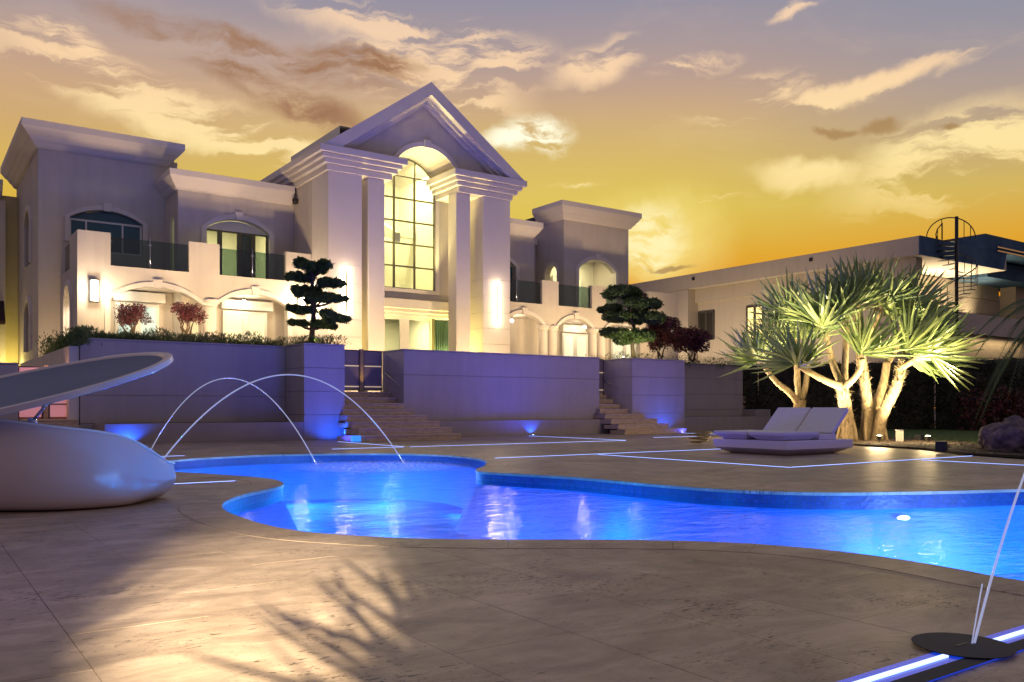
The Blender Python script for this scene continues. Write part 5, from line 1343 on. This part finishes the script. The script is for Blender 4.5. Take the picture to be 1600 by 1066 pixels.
# ground cover spilling over the planters
def cover(lab, x0, x1, y0, y1, z, n, h, leaf='cover_leaf', spill=.25, seed=1):
    m_ = MB(); r2 = random.Random(seed)
    for _ in range(n):
        x, y = r2.uniform(x0, x1), y0 + (y1 - y0) * r2.random() ** 1.6
        hh = h * (.55 + .9 * max(0, noise.noise(Vector((x * 1.7, y * 1.5, seed))) + .35)); lean = r2.gauss(0, .10)
        zz = z + r2.random() * hh
        d = Vector((r2.gauss(0, .5), r2.gauss(0, .5) - .2, 1)).normalized(); s_ = r2.uniform(.04, .10); w = d.orthogonal().normalized()
        p = Vector((x + lean, y, zz)); m_.add([p - w * s_ * .25, p + d * s_, p + w * s_ * .25, p - d * s_ * .4], [(0, 1, 2, 3)])
    for _ in range(int((x1 - x0) * 60 * spill / .25)):
        x = r2.uniform(x0, x1)
        if noise.noise(Vector((x * 1.3, 5, seed))) < .05: continue
        L_ = r2.uniform(.05, .32); y = y0 - r2.uniform(.02, .08)
        m_.add([(x, y, z + .05), (x + .02, y - .01, z + .04), (x + r2.gauss(0, .03), y, z - L_)], [(0, 1, 2)])
    return tag(m_.obj('ground_cover', leaf), lab, None, kind='stuff')
cover('green trailing plants along the top of the dark wall', 4.15, 10.0, 26.9, 29.6, 2.88, 13000, .36)
cover('green trailing plants on the left pillar', 10.05, 11.5, 25.4, 28.4, 2.92, 2600, .30, seed=2)
cover('bright green trailing plants along the right planter', 23.6, 32.0, 26.0, 29.5, 2.90, 9000, .36, seed=3)
cover('bushy light green plants on the garden side wall', 3.8, 4.2, 25.9, 33.0, 2.72, 2600, .50, seed=4, spill=0)
spot('planter_spot', (24.1, 25.5, 3.1), (25.0, 26.7, 4.5), (1, .92, .5), 150, 110, .6, .04)
spot('planter_spot', (10.6, 25.6, 3.1), (11.1, 27.2, 4.4), (1, .85, .5), 28, 110, .6, .04)  # spot added without a fixture to brighten the left pine
MBs = thing('garden_spotlight', 'small bright spotlight in the green planter at the right stairs', 'spotlight', (24.3, 26.5, 2.98))
MB().lathe([(.001, 0), (.06, 0), (.07, .1), (.001, .1)], (0, 0, 0), 14).obj('housing', 'black_metal', MBs); MB().lathe([(.001, .101), (.06, .101), (.001, .12)], (0, 0, 0), 14).obj('lens', 'spot_glow', MBs)

# ------------------------------------------------------------------ water slide
sl = thing('water_slide', 'white water slide with upper turn and rounded lower chute at left', 'water slide', C2W(-5.5, 9.3, 0))
SO = Vector(sl.location)
def SP(mb, name, m, **k):
    o = mb.obj(name, m, sl, **k)
    for v in o.data.vertices: v.co -= SO
    return o
# lower chute: lofted hull that tapers to a tip toward the pool
st = []; NS = 56
for i in range(NS + 1):
    s = i / NS; s = 1 - (1 - s) ** 2.4; R = -9.0 + 5.30 * s; s0 = .80
    w = 1.12 * math.sqrt(max(0, 1 - (max(0, s - s0) / (1 - s0)) ** 2.6)); w = max(w, .01); fc = 9.28 + .22 * max(0, (s - s0) / (1 - s0)) ** 2
    q = max(0, (s - .80) / .20); rimz = .87 + .10 * max(0, .8 - s) - .15 * q - .33 * q ** 9
    lift = .0 if s < .955 else .22 * ((s - .955) / .045) ** 2
    D_ = rimz - lift; row = []
    prof = [(.0, lift), (-.84, lift), (-.955, lift + .02), (-1.0, lift + D_ * .12), (-1.04, lift + D_ * .34), (-1.03, lift + D_ * .62), (-.99, lift + D_ * .9), (-.965, rimz - .010), (-.94, rimz), (-.90, rimz - .004),
            (-.80, rimz - .05), (-.5, rimz - D_ * .22), (-.1, rimz - D_ * .42), (.25, rimz - D_ * .60), (.40, lift + D_ * .2), (.42, lift)]
    for (a, z) in prof: row.append(C2W(R, fc + a * w, z))
    st.append(row)
mb = MB(); K = len(st[0])
for row in st: mb.v += row
for i in range(NS):
    for k in range(K): mb.f.append((i * K + k, i * K + (k + 1) % K, (i + 1) * K + (k + 1) % K, (i + 1) * K + k))
mb.f.append(tuple(range(K))); mb.f.append(tuple(NS * K + k for k in reversed(range(K))))
rimv = [st[i][8] for i in range(0, NS + 1)]
SP(MB().tube(rimv, .013, 8), 'rim_highlight', 'white_pvc', smooth=True)  # pale tube stands in for the bright highlight along the rim
lo = SP(mb, 'lower_chute', 'fiberglass', smooth=True); md = lo.modifiers.new('sub', 'SUBSURF'); md.levels = md.render_levels = 1
# upper turn: banked oval dish with a rolled lip
Cc = Vector(C2W(-5.32, 9.0, 1.17)); Av = Vector(C2W(1.70, .2, .40)); Bv = Vector(C2W(.65, -1.1, -.19)); Nn = Av.cross(Bv).normalized()
if Nn.z < 0: Nn = -Nn
NA = 80
def disc(rings, nm, m):
    mb = MB()
    for (q, h_) in rings:
        for k in range(NA):
            a = 2 * PI * k / NA; mb.v.append(tuple(Cc + Av * math.cos(a) * max(q, .001) + Bv * math.sin(a) * max(q, .001) + Nn * h_))
    for i in range(len(rings) - 1):
        for k in range(NA): mb.f.append((i * NA + k, i * NA + (k + 1) % NA, (i + 1) * NA + (k + 1) % NA, (i + 1) * NA + k))
    o = SP(mb, nm, m, smooth=True); md = o.modifiers.new('edge', 'EDGE_SPLIT'); md.split_angle = .6
disc([(0, -.05), (.5, -.048), (.85, -.035), (.94, -.012)], 'slide_floor', 'slide_floor')
disc([(.94, -.016), (.955, .006), (.965, .010), (.99, .010), (1.0, .003), (1.0, -.045), (.99, -.055), (0, -.06)], 'upper_turn', 'fiberglass')
SP(MB().tube([PX_(81, 622, 8.7), PX_(52, 657, 8.7)], .016, 8), 'strut', 'steel', smooth=True)
SP(MB().tube([PX_(52, 655, 8.7), PX_(50, 661, 8.7)], .045, 10), 'strut_foot', 'steel', smooth=True)
cl_ = Cc - Av * .45
SP(MB().tube([tuple(cl_ - Nn * .06), (cl_.x, cl_.y, 0.0)], .10, 16), 'support_column', 'fiberglass', smooth=True)

# ------------------------------------------------------------------ double daybed
db = thing('daybed', 'low white double daybed with two raised backrests beside the palm', 'daybed', (14.82, 11.22, 0))
LX, LY = 2.25, 2.0
pts = [(0, 0), (LX, 0), (LX, LY), (0, LY)]
def frustum(mb, x0, x1, y0, y1, z0, z1, i0): 
    mb.add([(x0 + i0, y0 + i0, z0), (x1 - i0, y0 + i0, z0), (x1 - i0, y1 - i0, z0), (x0 + i0, y1 - i0, z0), (x0, y0, z1), (x1, y0, z1), (x1, y1, z1), (x0, y1, z1)], [(3, 2, 1, 0), (4, 5, 6, 7), (0, 1, 5, 4), (1, 2, 6, 5), (2, 3, 7, 6), (3, 0, 4, 7)]); return mb
frustum(MB(), .02, LX - .02, .02, LY - .02, 0.0, .125, .26).obj('underside', 'lounger_shell', db)
MB().box(0, LX, 0, LY, .126, .31).obj('base', 'lounger_shell', db, bevel=.012)
for j in range(2):
    y0 = .06 + j * .95; y1 = y0 + .90
    frustum(MB(), -.05, 1.12, y0, y1, .312, .41, .14).obj('leg_rest_support', 'lounger_shell', db, bevel=.006)
    MB().box(-.08, 1.12, y0 - .01, y1 + .01, .412, .49).obj('leg_cushion', 'cushion', db, bevel=.022)
    MB().box(1.135, 1.74, y0, y1, .312, .43).obj('seat_cushion', 'cushion', db, bevel=.022)
    b = MB().box(0, .80, y0, y1, 0, .09).obj('back_cushion', 'cushion', db, bevel=.022)
    b.location = (1.62, 0, .40); b.rotation_euler = (0, -math.radians(43), 0)
    b2 = MB().box(.02, .80, y0 + .03, y1 - .03, -.03, -.002).obj('back_support', 'lounger_shell', db, bevel=.006)
    b2.location = (1.62, 0, .40); b2.rotation_euler = (0, -math.radians(43), 0)
    MB().tube([(2.12, y0 + .45, .34), (2.05, y0 + .45, .76)], .015, 6).obj('prop', 'steel', db)
t = thing('hose', 'small yellowish coiled hose on the deck behind the daybed', 'hose', (17.6, 16.2, 0), .4)
MB().tube([(.2 * math.cos(a * .5) * (1 + .02 * a), .2 * math.sin(a * .5) * (1 + .02 * a), .04 + .008 * a) for a in range(40)], .02, 7).obj('coil', mat('hose_rubber', (.35, .25, .06), .5), t, smooth=True)

# ------------------------------------------------------------------ garden lamp behind the camera that throws leaf shadows on the near slabs
floodlight('warm garden spotlight beyond the left edge of the picture, behind the camera', -1.5, -3.0, (1.4, 5.4, 0), 0.001)
spot('flood_lamp', (-1.5, -3.0, 2.6), (1.55, 4.5, 0), (1, .85, .60), 20000, 12.5, .9, .018)
tk = [Vector((-.02, -.75, 0)), Vector((-.04, -.72, .8)), Vector((-.06, -.70, 1.30))]
def young_palm(lab, tk, n, L_, seed):
    t = thing('young_palm', lab, 'palm tree', tuple(tk[0])); rr = random.Random(seed)
    MB().tube([p - tk[0] for p in tk], [.05, .045, .04], 8).obj('trunk', 'bark', t, smooth=True)
    for q in range(n):
        a = q * 2.399 + seed; til = .3 + 1.2 * q / n; ax = Vector((0, 0, 1)); o_ = Vector((math.cos(a), math.sin(a), 0))
        f_ = (ax * math.cos(til) + o_ * math.sin(til)); nrm = (o_ * math.cos(til) - ax * math.sin(til)); g_ = f_.cross(nrm).normalized(); st_ = tk[2] - tk[0] + f_ * .12
        fan = MB()
        for k in range(13):
            an = (k - 6) * .2; d = (f_ * math.cos(an) + g_ * math.sin(an)).normalized(); side = nrm.cross(d).normalized(); up = d.cross(side)
            M = Matrix((d * L_, side * L_ * 1.1, up * L_)).transposed().to_4x4(); M.translation = st_
            fan.add([M @ Vector(p) for p in leafm[k % 4][1]], leafm[k % 4][2])
        fan.obj('frond', 'frond_leaf', t)
young_palm('young fan palm beyond the left edge of the picture, behind the camera', [Vector((-.02, -.75, 0)), Vector((-.04, -.72, .8)), Vector((-.10, -.70, 1.36))], 9, .50, 0)
young_palm('unseen fan palm added farther left to break up the lamp beam, behind the camera', [Vector((-1.15, -.60, 0)), Vector((-1.14, -.6, .7)), Vector((-1.10, -.60, 1.62))], 10, .40, 2)  # placed to break the clean left edge of the beam
young_palm('low unseen fan palm added by the lamp beam, beyond the left edge and behind the camera', [Vector((-.60, .1, 0)), Vector((-.62, .1, .4)), Vector((-.62, .10, .85))], 6, .30, 5)  # added fronds that help shape the light patch on the slabs

t = thing('uplight', 'blue violet deck uplight beyond the left picture edge near the slide', 'uplight', (-2.6, 5.2, 0))
MB().lathe([(.001, .002), (.06, .002), (.06, .06), (.045, .07), (.001, .07)], (0, 0, 0), 20).obj('housing', 'steel', t)
spot('uplight_lamp', (-2.6, 5.2, 1.5), (.3, 5.6, 0), (.30, .20, 1), 170, 75, 1.0, .1)
MB().tube([(0, 0, 0), (0, 0, 1.5)], .02, 8).obj('stake', 'black_metal', t)
